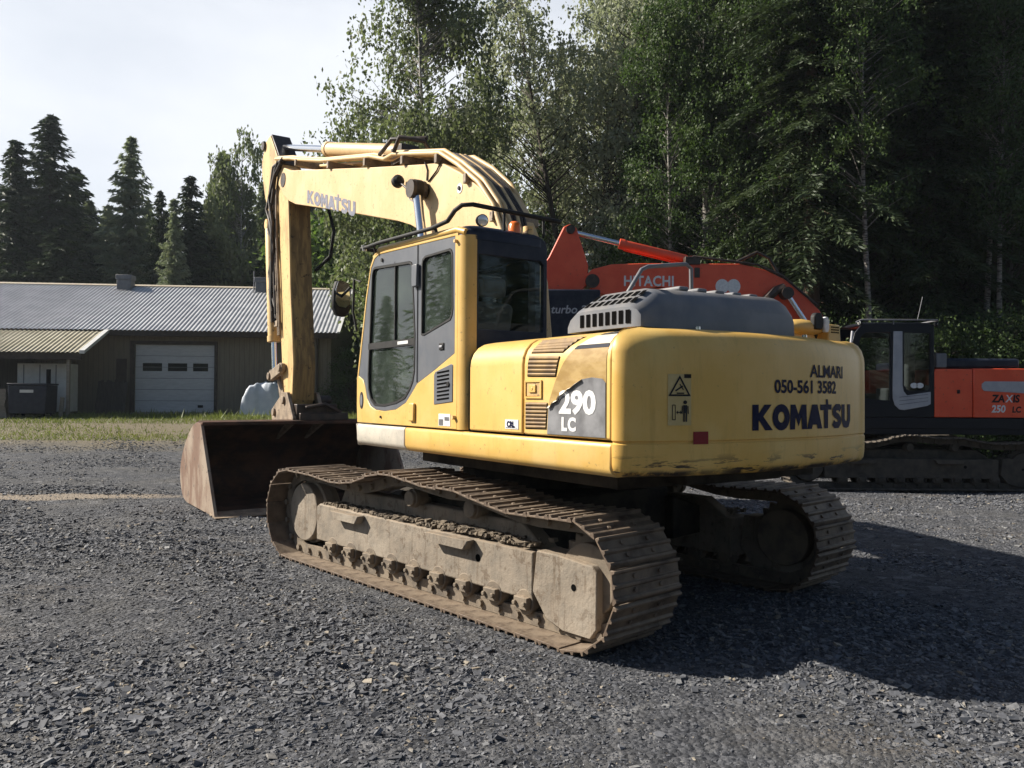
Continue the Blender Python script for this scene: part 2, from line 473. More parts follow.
# ------------------------------------------------------------------ ground
def rise(X, Y):
    t = np.clip((Y - 20.0) / 14.0, 0, 1)
    return 0.74 * t * t * (3 - 2 * t)

def bumps(X, Y):
    near = np.clip((26 - np.hypot(X, Y)) / 10, 0, 1)
    b = (np.sin(X * 1.3 + 0.7 * np.sin(Y * 0.9)) * np.sin(Y * 1.1 + 0.5 * X) * 0.016
         + np.sin(X * 3.1 + Y * 2.2) * np.sin(Y * 3.7 - X * 1.4 + 1.0) * 0.009
         + 0.012 * np.sin(X * 4.6 + Y * 9.5 + 1.2 * np.sin(X * 1.1)) * np.clip(np.sin(X * .8 + 2) * np.sin(Y * .9 + 1.5) * 2 - .2, 0, 1)
         + np.sin(X * 0.45 + 1.0) * np.sin(Y * 0.5 + 0.3) * 0.015)
    # keep the ground level under the machines' tracks
    d1 = np.clip((np.hypot(X - 0.2, Y - 7.9) - 2.6) / 1.2, 0, 1)
    return b * near * d1

def ground_h(X, Y):
    return rise(X, Y) + bumps(X, Y)

gx = np.concatenate([np.linspace(-400, -40, 19), np.linspace(-38, -13, 18), np.arange(-12, 12.01, 0.12), np.linspace(13, 38, 18), np.linspace(40, 400, 19)])
gy = np.concatenate([np.linspace(-120, -4, 12), np.arange(0, 16.01, 0.12), np.arange(16.5, 48, 0.75), np.linspace(50, 700, 28)])
GX, GY = np.meshgrid(gx, gy)
GZ = ground_h(GX, GY)
gv = np.stack([GX.ravel(), GY.ravel(), GZ.ravel()], 1)
nx_, ny_ = len(gx), len(gy)
ii = (np.arange(ny_ - 1)[:, None] * nx_ + np.arange(nx_ - 1)[None, :]).ravel()
gf = np.stack([ii, ii + 1, ii + nx_ + 1, ii + nx_], 1)

def gravel_colour(nt, fine):
    tc = nt.nodes.new('ShaderNodeTexCoord')
    pat = nrange(nt, nnoise(nt, 0.55, 6, 0.6), 0.35, 0.68)
    return tc, pat

def ground_mat():
    m, nt, b = new_mat('crushed_gravel_ground')
    tc = nt.nodes.new('ShaderNodeTexCoord')
    vo = nt.nodes.new('ShaderNodeTexVoronoi'); vo.inputs['Scale'].default_value = 30
    nt.links.new(tc.outputs['Object'], vo.inputs['Vector'])
    sepc = nt.nodes.new('ShaderNodeSeparateColor'); nt.links.new(vo.outputs['Color'], sepc.inputs['Color'])
    c = nmix(nt, (0.028, 0.031, 0.038), (0.115, 0.118, 0.13), sepc.outputs['Red'])
    fine = nmix(nt, (0.06, 0.06, 0.062), (0.125, 0.121, 0.114), nnoise(nt, 40, 6, 0.75))
    c = nmix(nt, c, fine, nrange(nt, nnoise(nt, 0.8, 5, 0.65), 0.40, 0.64, 0.05, 0.75))
    vo2 = nt.nodes.new('ShaderNodeTexVoronoi'); vo2.inputs['Scale'].default_value = 11
    nt.links.new(tc.outputs['Object'], vo2.inputs['Vector'])
    sep2 = nt.nodes.new('ShaderNodeSeparateColor'); nt.links.new(vo2.outputs['Color'], sep2.inputs['Color'])
    c = nmix(nt, c, nmix(nt, (0.02, 0.022, 0.027), (0.20, 0.20, 0.205), sep2.outputs['Green']), nrange(nt, sep2.outputs['Red'], .62, .85, 0, .75))
    # brown earthy patches and ruts running across the yard
    c = nmix(nt, c, (0.13, 0.105, 0.08), nrange(nt, nnoise(nt, 1.1, 6, 0.65, (0.35, 1.3, 1)), 0.56, 0.74, 0, 0.55))
    sp = nt.nodes.new('ShaderNodeSeparateXYZ'); nt.links.new(tc.outputs['Object'], sp.inputs['Vector'])
    # sandy streak on the left of the yard
    ex = nmath(nt, 'DIVIDE', nmath(nt, 'ADD', sp.outputs['X'], 9.2), 3.2)
    ey = nmath(nt, 'DIVIDE', nmath(nt, 'SUBTRACT', sp.outputs['Y'], 13.4), 0.42)
    e = nmath(nt, 'ADD', nmath(nt, 'MULTIPLY', ex, ex), nmath(nt, 'MULTIPLY', ey, ey))
    e = nmath(nt, 'ADD', e, nmath(nt, 'MULTIPLY', nnoise(nt, 3, 6, 0.7, (0.5, 1.5, 1)), 1.2))
    c = nmix(nt, c, (0.27, 0.225, 0.175), nrange(nt, e, 2.3, 1.5, 0, 0.9))
    # beyond the yard: trodden dirt, then mossy soil
    yy = nmath(nt, 'ADD', sp.outputs['Y'], nmath(nt, 'MULTIPLY', nnoise(nt, 0.35, 5), 5.0))
    dirt = nmix(nt, (0.15, 0.12, 0.08), (0.22, 0.19, 0.12), nnoise(nt, 2.0, 6))
    c = nmix(nt, c, dirt, nrange(nt, yy, 24.5, 28.5, 0, 0.9))
    xr = nrange(nt, sp.outputs['X'], -3.0, 2.5)
    soil = nmath(nt, 'MULTIPLY', xr, nrange(nt, yy, 19.5, 22.5))
    soil = nmath(nt, 'MAXIMUM', soil, nrange(nt, yy, 38.0, 41.0))
    c = nmix(nt, c, nmix(nt, (0.025, 0.03, 0.012), (0.05, 0.055, 0.022), nnoise(nt, 1.5, 6)), soil)
    nt.links.new(c, b.inputs['Base Color'])
    b.inputs['Roughness'].default_value = 0.9
    b.inputs['Specular IOR Level'].default_value = 0.25
    bn = nt.nodes.new('ShaderNodeBump'); bn.inputs['Strength'].default_value = 0.9; bn.inputs['Distance'].default_value = 0.03
    hgt = nmath(nt, 'ADD', nmath(nt, 'MULTIPLY', vo.outputs['Distance'], -1.0), nmath(nt, 'MULTIPLY', nnoise(nt, 55, 5, 0.7), 0.7))
    nt.links.new(hgt, bn.inputs['Height']); nt.links.new(bn.outputs['Normal'], b.inputs['Normal'])
    return m
ground = np_mesh('gravel_ground', gv, gf, 4, ground_mat(), smooth=True)
tag(ground, kind='structure', label='dark grey crushed gravel yard rising to grass and forest floor')

def stone_mat():
    m, nt, b = new_mat('crushed_stone')
    g = nt.nodes.new('ShaderNodeNewGeometry')
    r = nt.nodes.new('ShaderNodeValToRGB')
    cr = r.color_ramp
    cr.elements[0].position = 0; cr.elements[0].color = (0.027, 0.030, 0.038, 1)
    cr.elements[1].position = 1; cr.elements[1].color = (0.32, 0.28, 0.22, 1)
    for p, c in ((0.45, (0.078, 0.083, 0.096, 1)), (0.82, (0.145, 0.149, 0.163, 1)), (0.95, (0.20, 0.20, 0.198, 1)), (0.985, (0.22, 0.185, 0.14, 1))):
        e = cr.elements.new(p); e.color = c
    nt.links.new(g.outputs['Random Per Island'], r.inputs['Fac'])
    c = nmix(nt, r.outputs['Color'], (0.05, 0.05, 0.052), nrange(nt, nnoise(nt, 60, 4), 0.4, 0.7, 0, 0.5))
    nt.links.new(c, b.inputs['Base Color']); b.inputs['Roughness'].default_value = 0.75
    return m

def gravel():
    # density falls with distance; sizes of crushed rock 1.5 - 6 cm
    bands = [(3.3, 5.0, 4600), (5.0, 7.0, 3000), (7.0, 10.0, 1500), (10.0, 15.0, 640), (15.0, 26.0, 190)]
    P = []; S = []
    for y0, y1, dens in bands:
        hw = y1 * 0.70 + 0.4
        n = int((y1 - y0) * 2 * hw * dens)
        y = rng.uniform(y0, y1, n); x = rng.uniform(-hw, hw, n)
        keep = np.abs(x) < y * 0.68 + 0.5
        # patches of finer material
        f = np.sin(x * 0.9 + 1.3 * np.sin(y * 0.7)) * np.sin(y * 1.15 + 0.6 * x) + 0.35 * np.sin(x * 2.7 + y * 1.9)
        keep &= rng.random(n) < np.clip(0.70 + 0.5 * f, 0.22, 1)
        keep &= (((x + 9.2) / 3.0) ** 2 + ((y - 13.4) / .42) ** 2 > 1) | (rng.random(n) < .12)
        x, y, f = x[keep], y[keep], f[keep]
        s = rng.lognormal(0, 0.55, len(x)) * (0.0050 + 0.0020 * np.clip(f, -1, 1))
        S.append(np.clip(s * (0.88 + 0.06 * (y - 3.5)), 0.0035, 0.022)); P.append(np.stack([x, y], 1))
    P = np.concatenate(P); S = np.concatenate(S); n = len(P)
    corner = np.array([(-1, -1, -1), (1, -1, -1), (1, 1, -1), (-1, 1, -1), (-1, -1, 1), (1, -1, 1), (1, 1, 1), (-1, 1, 1)], float)
    V = corner[None] * rng.uniform(0.5, 1.15, (n, 8, 3))
    V *= np.stack([rng.uniform(0.9, 2.0, n), rng.uniform(0.6, 1.2, n), rng.uniform(0.3, 0.7, n)], 1)[:, None, :]
    V *= S[:, None, None]
    # random rotation: tilt then spin
    ax = rng.normal(0, 0.28, n); ay = rng.normal(0, 0.28, n); az = rng.uniform(0, 2 * np.pi, n)
    def rot(V, a, i, j):
        c, s_ = np.cos(a)[:, None], np.sin(a)[:, None]
        u, w = V[..., i].copy(), V[..., j].copy()
        V[..., i] = c * u - s_ * w; V[..., j] = s_ * u + c * w
    rot(V, ax, 1, 2); rot(V, ay, 0, 2); rot(V, az, 0, 1)
    z = ground_h(P[:, 0], P[:, 1]) + S * rng.uniform(-0.25, 0.45, n)
    V[..., 0] += P[:, 0:1]; V[..., 1] += P[:, 1:2]; V[..., 2] += z[:, None]
    q = np.array([(3, 2, 1, 0), (4, 5, 6, 7), (0, 1, 5, 4), (1, 2, 6, 5), (2, 3, 7, 6), (3, 0, 4, 7)])
    Fc = (q[None] + (np.arange(n) * 8)[:, None, None]).reshape(-1, 4)
    o = np_mesh('loose_gravel', V.reshape(-1, 3), Fc, 4, stone_mat())
    tag(o, 'loose dark grey crushed stones lying over the yard', 'gravel', kind='stuff')
gravel()

# ------------------------------------------------------------------ crawler parts shared by both machines
def track_path(n):
    """side profile (y, z) of the track plate line, closed, resampled to n equal steps"""
    P = []
    def arc(cy, cz, r, a0, a1, k):
        for t in np.linspace(R(a0), R(a1), k): P.append((cy + r * math.cos(t), cz + r * math.sin(t)))
    arc(2.02, 0.475, 0.44, -90, 92, 18)                 # front idler
    top = [(1.55, 0.905), (1.1, 0.872), (0.75, 0.900), (0.42, 0.985), (0.15, 1.012), (-0.15, 0.985), (-0.45, 0.958), (-0.75, 0.962), (-1.05, 0.915), (-1.4, 0.865), (-1.7, 0.868)]
    P.extend(top)
    arc(-2.0, 0.455, 0.42, 92, 270, 18)                 # rear sprocket
    for y in np.linspace(-1.7, 1.7, 12): P.append((y, 0.035))
    P = np.array(P)
    # Catmull-Rom smoothing of the closed curve
    Q = []
    m = len(P)
    for i in range(m):
        p0, p1, p2, p3 = P[i - 1], P[i], P[(i + 1) % m], P[(i + 2) % m]
        for t in np.linspace(0, 1, 8, endpoint=False):
            Q.append(0.5 * ((2 * p1) + (-p0 + p2) * t + (2 * p0 - 5 * p1 + 4 * p2 - p3) * t * t + (-p0 + 3 * p1 - 3 * p2 + p3) * t ** 3))
    Q = np.array(Q); d = np.linalg.norm(np.diff(np.vstack([Q, Q[:1]]), axis=0), axis=1)
    s = np.concatenate([[0], np.cumsum(d)]); L = s[-1]
    QQ = np.vstack([Q, Q[:1]])
    u = np.arange(n) / n * L
    pts = np.stack([np.interp(u, s, QQ[:, 0]), np.interp(u, s, QQ[:, 1])], 1)
    u2 = (u + 0.02) % L
    nxt = np.stack([np.interp(u2, s, QQ[:, 0]), np.interp(u2, s, QQ[:, 1])], 1)
    tan = nxt - pts; tan /= np.linalg.norm(tan, axis=1)[:, None]
    return pts, tan, L / n

N_SHOE = 50
PTS, TAN, PITCH = track_path(N_SHOE)

def shoe_mesh(width, pitch, mat):
    """one triple-grouser plate: x across, y along the run, +z outward"""
    mb = MB(); w = width / 2; L = pitch * 0.5
    prof = [(-L * .97, 0.0), (-L * .97, 0.012), (-L * .93, 0.034), (-L * .78, 0.034), (-L * .70, 0.012), (-L * .16, 0.012), (-L * .09, 0.030), (L * .09, 0.030), (L * .16, 0.012),
            (L * .62, 0.012), (L * .72, 0.030), (L * .88, 0.030), (L * 1.06, 0.006), (L * 1.06, -0.006), (L * .8, -0.004)]
    mb.prism(prof, lambda u, v: (-w, u, v), lambda u, v: (w, u, v))
    # pairs of plate bolts and mud holes
    for sx in (-0.13, 0.13):
        for sy in (-0.42, 0.40):
            mb.cyl((sx, sy * L, 0.010), (sx, sy * L, 0.026), 0.017, 6)
    o = mb.build('track_shoe', mat, None, bevel=0.003, seg=1)
    return o

def make_track(root, width, x, rot, mat_shoe, mat_link):
    tr = MB()
    for sx in (-0.10, 0.10):
        n = len(PTS)
        off_in, off_out = -0.105, -0.006
        ring = []
        for (p, t) in zip(PTS, TAN):
            nrm = np.array([t[1], -t[0]])
            a = p + nrm * off_out; b = p + nrm * off_in
            ring.append([(sx - .022, a[0], a[1]), (sx + .022, a[0], a[1]), (sx + .022, b[0], b[1]), (sx - .022, b[0], b[1])])
        vs = [q for rg in ring for q in rg]; fs = []
        for i in range(n):
            j = (i + 1) % n
            for k in range(4): fs.append((i * 4 + k, i * 4 + (k + 1) % 4, j * 4 + (k + 1) % 4, j * 4 + k))
        tr.add(vs, fs)
    for (p, t) in zip(PTS, TAN):
        nrm = np.array([t[1], -t[0]]); a = p - nrm * 0.055 + t * PITCH * .5
        tr.cyl((-0.15, a[0], a[1]), (0.15, a[0], a[1]), 0.03, 8)
    c, s = math.cos(rot), math.sin(rot)
    track = tr.build('crawler_track', mat_link, root, loc=(x * c, x * s, 0), rotz=rot)
    proto = None
    for i, (p, t) in enumerate(zip(PTS, TAN)):
        if proto is None: proto = shoe_mesh(width, PITCH, mat_shoe); o = proto
        else: o = proto.copy(); COL.objects.link(o)
        o.parent = track
        # outward normal of the loop (counter-clockwise in (y, z)): (tz, -ty)
        ty, tz = t; ny, nz = tz, -ty
        jit = random.uniform(-1, 1) * 0.012
        mtx = Matrix(((1, 0, 0, random.uniform(-.004, .004)), (0, ty, ny, p[0]), (0, tz, nz, p[1]), (0, 0, 0, 1)))
        if mtx.to_3x3().determinant() < 0:
            mtx = Matrix(((-1, 0, 0, 0), (0, ty, ny, p[0]), (0, tz, nz, p[1]), (0, 0, 0, 1)))
        o.matrix_local = mtx @ Matrix.Rotation(jit, 4, 'X')
    return track

def make_track_frame(root, x, rot, out, mats, mud=True):
    """out = -1: outer side towards -x"""
    c, s = math.cos(rot), math.sin(rot)
    loc = (x * c, x * s, 0)
    k = out
    mb = MB()
    prof = [(1.72, .23), (1.72, .57), (1.66, .60), (-1.5, .575), (-1.5, .20), (-1.35, .22)]
    mb.prism(prof, lambda u, v: (k * 0.15, u, v), lambda u, v: (-k * 0.17, u, v))
    # sloping mud shelf towards the machine
    mb.prism([(1.55, .58), (1.45, .76), (-1.2, .74), (-1.45, .57)], lambda u, v: (k * -0.02, u, v), lambda u, v: (-k * 0.17, u, v))
    fr = mb.build('track_frame', mats['frame'], root, bevel=0.015, loc=loc, rotz=rot)
    # motor cover at the sprocket
    m2 = MB()
    m2.prism([(-1.56, .60), (-1.52, .30), (-1.66, .13), (-1.80, .085), (-2.09, .085), (-2.14, .15), (-2.14, .53), (-2.10, .57), (-1.75, .60)],
             lambda u, v: (k * 0.17, u, v), lambda u, v: (-k * 0.05, u, v))
    cov = m2.build('travel_motor_cover', mats['frame'], fr, bevel=0.02)
    h = MB(); h.cyl((k * 0.172, -1.93, .40), (k * 0.16, -1.93, .40), 0.024, 12); h.build('frame_hole', 'hole', fr)
    h = MB(); h.cyl((k * 0.153, -.88, .44), (k * 0.14, -.88, .44), 0.03, 12)
    h.build('frame_hole', 'hole', fr)
    for wv, (y0, y1) in enumerate(((.78, 1.32), (-.28, -.85))):
        d = MB(); ya, yb = min(y0, y1), max(y0, y1)
        d.prism([(ya, .575), (yb, .575), (yb - .05, .50), (ya + .05, .50)], lambda u, v: (k * 0.152, u, v), lambda u, v: (k * 0.235, u, v))
        d.build('step', mats['frame'], fr, bevel=0.012)
    # idler, sprocket and rollers
    w = MB(); w.cyl((k * 0.14, 2.02, .475), (-k * 0.14, 2.02, .475), 0.30, 36); w.cyl((.05, 2.02, .475), (-.05, 2.02, .475), 0.335, 36)
    w.build('idler_wheel', mats['frame'], fr, smooth=40, bevel=0.012)
    sp = MB()
    teeth = []
    for i in range(44):
        a = 2 * math.pi * i / 44; r = .345 if (i % 2) else .295
        teeth.append((-2.0 + r * math.cos(a), .455 + r * math.sin(a)))
    sp.prism(teeth, lambda u, v: (-.03, u, v), lambda u, v: (.03, u, v))
    sp.cyl((-k * .14, -2.0, .455), (k * 0.11, -2.0, .455), .25, 28)
    sp.build('drive_sprocket', mats['roller'], fr, bevel=0.008)
    for y in (.12, -.72):
        q = MB(); q.cyl((k * 0.12, y, .80), (-k * .05, y, .80), .07, 20); q.cyl((k * 0.09, y, .80), (k * .04, y, .80), .085, 20); q.box(-k * .09, -k * .03, y - .06, y + .06, .60, .80)
        q.build('carrier_roller', mats['roller'], fr, smooth=40, bevel=0.008)
    for i, y in enumerate(np.linspace(1.38, -1.42, 9)):
        q = MB(); q.cyl((k * 0.18, y, .20), (-k * .18, y, .20), .05, 14); q.cyl((k * 0.155, y, .20), (k * .07, y, .20), .095, 20); q.cyl((-k * 0.155, y, .20), (-k * .07, y, .20), .095, 20)
        q.box(k * .155, k * .20, y - .07, y + .07, .155, .245)
        for sy in (-.05, .05): q.cyl((k * .20, y + sy, .20), (k * .222, y + sy, .20), .02, 6)
        q.build('track_roller', mats['roller'], fr, smooth=40, bevel=0.006)
    if mud:
        n = 1500
        yy = rng.uniform(-1.45, 1.6, n); xx = rng.normal(0.05, .06, n) * k
        sz = rng.lognormal(-4.75, .55, n).clip(.003, .026)
        # thicker heaps in places
        yy[:500] = rng.normal(-.75, .25, 500); yy[500:800] = rng.normal(.45, .3, 300)
        yy = np.clip(yy, -1.48, 1.6); xx = np.clip(xx, -.13, .16)
        corner = np.array([(-1, -1, -1), (1, -1, -1), (1, 1, -1), (-1, 1, -1), (-1, -1, 1), (1, -1, 1), (1, 1, 1), (-1, 1, 1)], float)
        V = corner[None] * rng.uniform(.4, 1.2, (n, 8, 3)) * sz[:, None, None] * np.array([1.2, 1.3, .8])
        V[..., 0] += xx[:, None]; V[..., 1] += yy[:, None]; V[..., 2] += (.60 + rng.uniform(0, .02, n) + np.where(np.arange(n) < 500, .016, 0))[:, None]
        qd = np.array([(3, 2, 1, 0), (4, 5, 6, 7), (0, 1, 5, 4), (1, 2, 6, 5), (2, 3, 7, 6), (3, 0, 4, 7)])
        o = np_mesh('dried_mud', V.reshape(-1, 3), (qd[None] + (np.arange(n) * 8)[:, None, None]).reshape(-1, 4), 4, 'mud', fr)
        o['kind'] = 'stuff'
        mbm = MB()
        pts = []
        for i in range(28):
            y = 1.6 - i * .11; pts.append((k * .06 + random.uniform(-.02, .02), y, .60))
        mbm.tube(pts, [random.uniform(.012, .034) for _ in pts], 7)
        mbm.build('mud_ridge', 'mud', fr, smooth=60)
    return fr

# ------------------------------------------------------------------ the yellow excavator
EX = empty('excavator', (0.2258, 7.897, 0.0), R(34.0))
tag(EX, 'big faded yellow crawler excavator with wide bucket parked on the gravel', 'excavator')
TR = R(7.86)          # undercarriage turned against the upper structure
GA = 1.2877
TM = dict(frame='frame_dusty', roller='steel_dusty')
for sx in (-1, 1):
    make_track(EX, 0.677, sx * GA, TR, 'shoe', 'steel_dusty')
    make_track_frame(EX, sx * GA, TR, sx, TM)
mb = MB()
mb.box(-1.15, 1.15, -.62, .62, .42, .80); mb.box(-.75, .75, -1.05, 1.05, .46, .86)
for sx in (-1, 1):
    for sy in (-1, 1):
        mb.prism([(0, .38), (0, .78), (.55, .62), (.55, .40)], lambda u, v: (sx * (.7 + u), sy * .75, v), lambda u, v: (sx * (.7 + u), sy * 1.15, v))
mb.cyl((0, 0, .86), (0, 0, 1.06), .70, 40)
mb.build('center_frame', 'deck', EX, bevel=0.012, rotz=TR)

# revolving deck under the bodywork
HW = 1.36
mb = MB()
mb.box(-.95, 1.2, -2.3, .55, 1.07, 1.20); mb.box(-.5, .5, -2.5, 1.25, 1.09, 1.55); mb.box(-1.28, -.42, -2.4, 1.1, 1.22, 1.30)
mb.build('revolving_frame', 'deck', EX, bevel=0.01)

# side skirt rail, left
prof = [(-1.36, 1.26), (-1.36, 1.40), (-1.345, 1.42), (-1.20, 1.42), (-1.20, 1.205), (-1.30, 1.205), (-1.34, 1.225)]
mb = MB(); mb.prism(prof, lambda u, v: (u, -2.695, v), lambda u, v: (u, .115, v)); mb.build('side_skirt', 'yellow', EX, bevel=0.012)
mb = MB(); mb.prism(prof, lambda u, v: (u, .122, v), lambda u, v: (u, 1.20, v))
mb.prism([(-1.36, 1.42), (-.5, 1.42), (-.5, 1.2), (-1.34, 1.2)], lambda u, v: (u, 1.20, v), lambda u, v: (u, 1.225, v))
sg = mb.build('side_skirt', 'sill_grey', EX, bevel=0.014); sg['label'] = 'front skirt section worn to bare grey'
mb = MB(); mb.box(1.15, 1.36, -2.6, 1.0, 1.2, 1.42); mb.build('side_skirt', 'yellow', EX, bevel=0.015)

# ---- left engine bodywork
ROOF = [(-1.36, 1.437), (-1.36, 1.93), (-1.352, 1.985), (-1.33, 2.035), (-1.29, 2.08), (-1.235, 2.11), (-1.15, 2.128)]
def body_panel(name, mat, y0, y1, off=0.0, x_in=-.85, bev=0.012, parent=EX):
    p = [(x - off, z + off * .3) for x, z in ROOF] + [(x_in, 2.135 + off * .3), (x_in, 1.437)]
    mb = MB(); mb.prism(p, lambda u, v: (u, y0, v), lambda u, v: (u, y1, v))
    return mb.build(name, mat, parent, bevel=bev, seg=2)
d1 = body_panel('engine_door', 'yellow', -1.745, -1.02)
mb = MB(); mb.prism([(x + .02, z - .015) for x, z in ROOF] + [(-.8, 2.1), (-.8, 1.437)], lambda u, v: (u, -1.79, v), lambda u, v: (u, -.97, v)); mb.build('engine_bay', 'hole', EX)
d2 = body_panel('engine_door', 'yellow', -2.695, -1.765)
def side_u(y, s):
    """point on the left bodywork: y along, s = height along the profile"""
    return y, s
def on_profile(z, off=0.0):
    for (xa, za), (xb, zb) in zip(ROOF[:-1], ROOF[1:]):
        if z <= zb: 
            t = (z - za) / (zb - za); return xa + (xb - xa) * t - off
    return ROOF[-1][0] - off
def louver(pts, n, parent):
    """pts: (y,z) quad front-bottom, rear-bottom, rear-top, front-top"""
    fb, rb, rt, ft = pts
    def P(a, b, off): 
        y = (fb[0] * (1 - a) + rb[0] * a) * (1 - b) + (ft[0] * (1 - a) + rt[0] * a) * b
        z = (fb[1] * (1 - a) + rb[1] * a) * (1 - b) + (ft[1] * (1 - a) + rt[1] * a) * b
        return (on_profile(z, off), y, z)
    bk = MB(); rows = 6
    vs = []; fs = []
    for j in range(rows + 1):
        for a in (0, 1): vs.append(P(a, j / rows, .004))
    for j in range(rows): fs.append((2 * j, 2 * j + 1, 2 * j + 3, 2 * j + 2))
    bk.add(vs, fs)
    o = bk.build('louver', 'hole', parent)
    sl = MB()
    for j in range(n):
        b = (j + .25) / n; c = (j + .62) / n
        p0, p1, p2, p3 = P(0.02, b, .004), P(.98, b, .004), P(.98, c, .010), P(.02, c, .010)
        q0, q1, q2, q3 = [(p[0] + .008, p[1], p[2] + .012) for p in (p0, p1, p2, p3)]
        sl.hexa([p0, p1, q1, q0, p3, p2, q2, q3])
    sl.build('louver_slat', 'slat', o)
louver([(-1.83, 2.005), (-2.20, 1.995), (-2.34, 2.098), (-1.87, 2.095)], 5, d2)
louver([(-1.81, 1.842), (-2.14, 1.835), (-2.18, 1.972), (-1.82, 1.985)], 5, d2)
louver([(-1.79, 1.475), (-2.035, 1.48), (-2.05, 1.66), (-1.79, 1.66)], 7, d2)
mb = MB(); mb.plate([(-1.785, 1.69), (-1.985, 1.69), (-1.985, 1.815), (-1.785, 1.815)], [[(-1.80, 1.703), (-1.80, 1.802), (-1.97, 1.802), (-1.97, 1.703)]], lambda u, v: (-1.372, u, v), lambda u, v: (-1.356, u, v))
lat = mb.build('door_latch', 'yellow', d2)
mb = MB(); mb.box(-1.364, -1.352, -1.965, -1.805, 1.707, 1.798); mb.build('latch_recess', 'arm_yellow', lat)
mb = MB(); mb.box(-1.375, -1.36, -1.92, -1.84, 1.73, 1.785); mb.cyl((-1.378, -1.88, 1.757), (-1.366, -1.88, 1.757), .014, 10); mb.build('latch_handle', 'yellow', lat, bevel=0.004)
mb = MB(); mb.box(-1.364, -1.358, -1.70, -1.53, 1.467, 1.535); pl = mb.build('maker_plate', 'white', d1)
put_text('lettering', [text_geo('CRL', .055, .003)], 'logo_navy', pl, lambda u, v: (-1.3665, -1.555 - u, 1.483 + v))
mb = MB(); mb.box(-1.366, -1.3645, -1.69, -1.54, 1.475, 1.478); mb.build('plate_border', 'logo_navy', pl)

# decal panel with the model number
def decal_sheet(name, mat, outline_fn, z0, z1, rows, off, parent):
    vs = []; fs = []; cols = 8
    for j in range(rows + 1):
        z = z0 + (z1 - z0) * j / rows
        ya, yb = outline_fn(z)
        for i in range(cols + 1):
            y = ya + (yb - ya) * i / cols
            vs.append((on_profile(z, off), y, z + off * .3))
    for j in range(rows):
        for i in range(cols):
            a = j * (cols + 1) + i; fs.append((a, a + 1, a + cols + 2, a + cols + 1))
    mb = MB(); mb.add(vs, fs); return mb.build(name, mat, parent, smooth=60)
def dec_front(z):
    pts = [(1.44, -2.045), (1.66, -2.06), (1.80, -2.13), (1.90, -2.20), (2.0, -2.29), (2.05, -2.36), (2.128, -2.50)]
    for (za, ya), (zb, yb) in zip(pts[:-1], pts[1:]):
        if z <= zb: return ya + (yb - ya) * (z - za) / (zb - za)
    return pts[-1][1]
dec = decal_sheet('model_decal', 'decal_tan', lambda z: (dec_front(z), -2.655), 1.445, 2.01, 14, .003, d2)
decal_sheet('gloss_band', 'decal_gloss', lambda z: (dec_front(z), -2.655), 2.012, 2.035, 3, .003, dec)
decal_sheet('gloss_band', 'decal_pale', lambda z: (dec_front(z), -2.655), 2.037, 2.098, 8, .003, dec)  # pale colour stands in for sky reflected by the glossy film
decal_sheet('gloss_band', 'decal_gloss', lambda z: (dec_front(z) - .02, -2.655), 2.100, 2.126, 3, .003, dec)
# torn lower film
torn = [(-2.05, 1.45), (-2.65, 1.45), (-2.65, 1.79), (-2.62, 1.815), (-2.52, 1.825), (-2.42, 1.815), (-2.34, 1.785), (-2.31, 1.765), (-2.27, 1.755), (-2.24, 1.735), (-2.19, 1.715), (-2.165, 1.685), (-2.12, 1.67), (-2.09, 1.645), (-2.063, 1.64)]
mb = MB(); mb.prism(torn, lambda u, v: (-1.3665, u, v), lambda u, v: (-1.3635, u, v)); td = mb.build('torn_film', 'decal_dark', dec)
# curled edge of the torn film
mb = MB(); n = len(torn)
crl = [(-2.42, 1.815), (-2.34, 1.785), (-2.31, 1.765), (-2.27, 1.755), (-2.24, 1.735), (-2.19, 1.715), (-2.165, 1.685), (-2.12, 1.67), (-2.09, 1.645), (-2.063, 1.64)]
for i in range(len(crl) - 1):
    (ya, za), (yb, zb) = crl[i], crl[i + 1]; w0, w1 = random.uniform(.006, .018), random.uniform(.006, .018)
    mb.add([(-1.367, ya, za), (-1.367, yb, zb), (-1.385, yb - .004, zb - w1), (-1.385, ya - .004, za - w0)], [(0, 1, 2, 3)])
mb.build('curled_edge', 'decal_pale', td, smooth=80)
put_text('lettering', [text_geo('290', .205, .0085, spacing=1.0)], 'white', td, lambda u, v: (-1.369, -2.185 - u * 1.22, 1.598 + v * .98))
put_text('lettering', [text_geo('LC', .118, .006, spacing=1.2)], 'white', td, lambda u, v: (-1.369, -2.21 - u * 1.0, 1.482 + v))

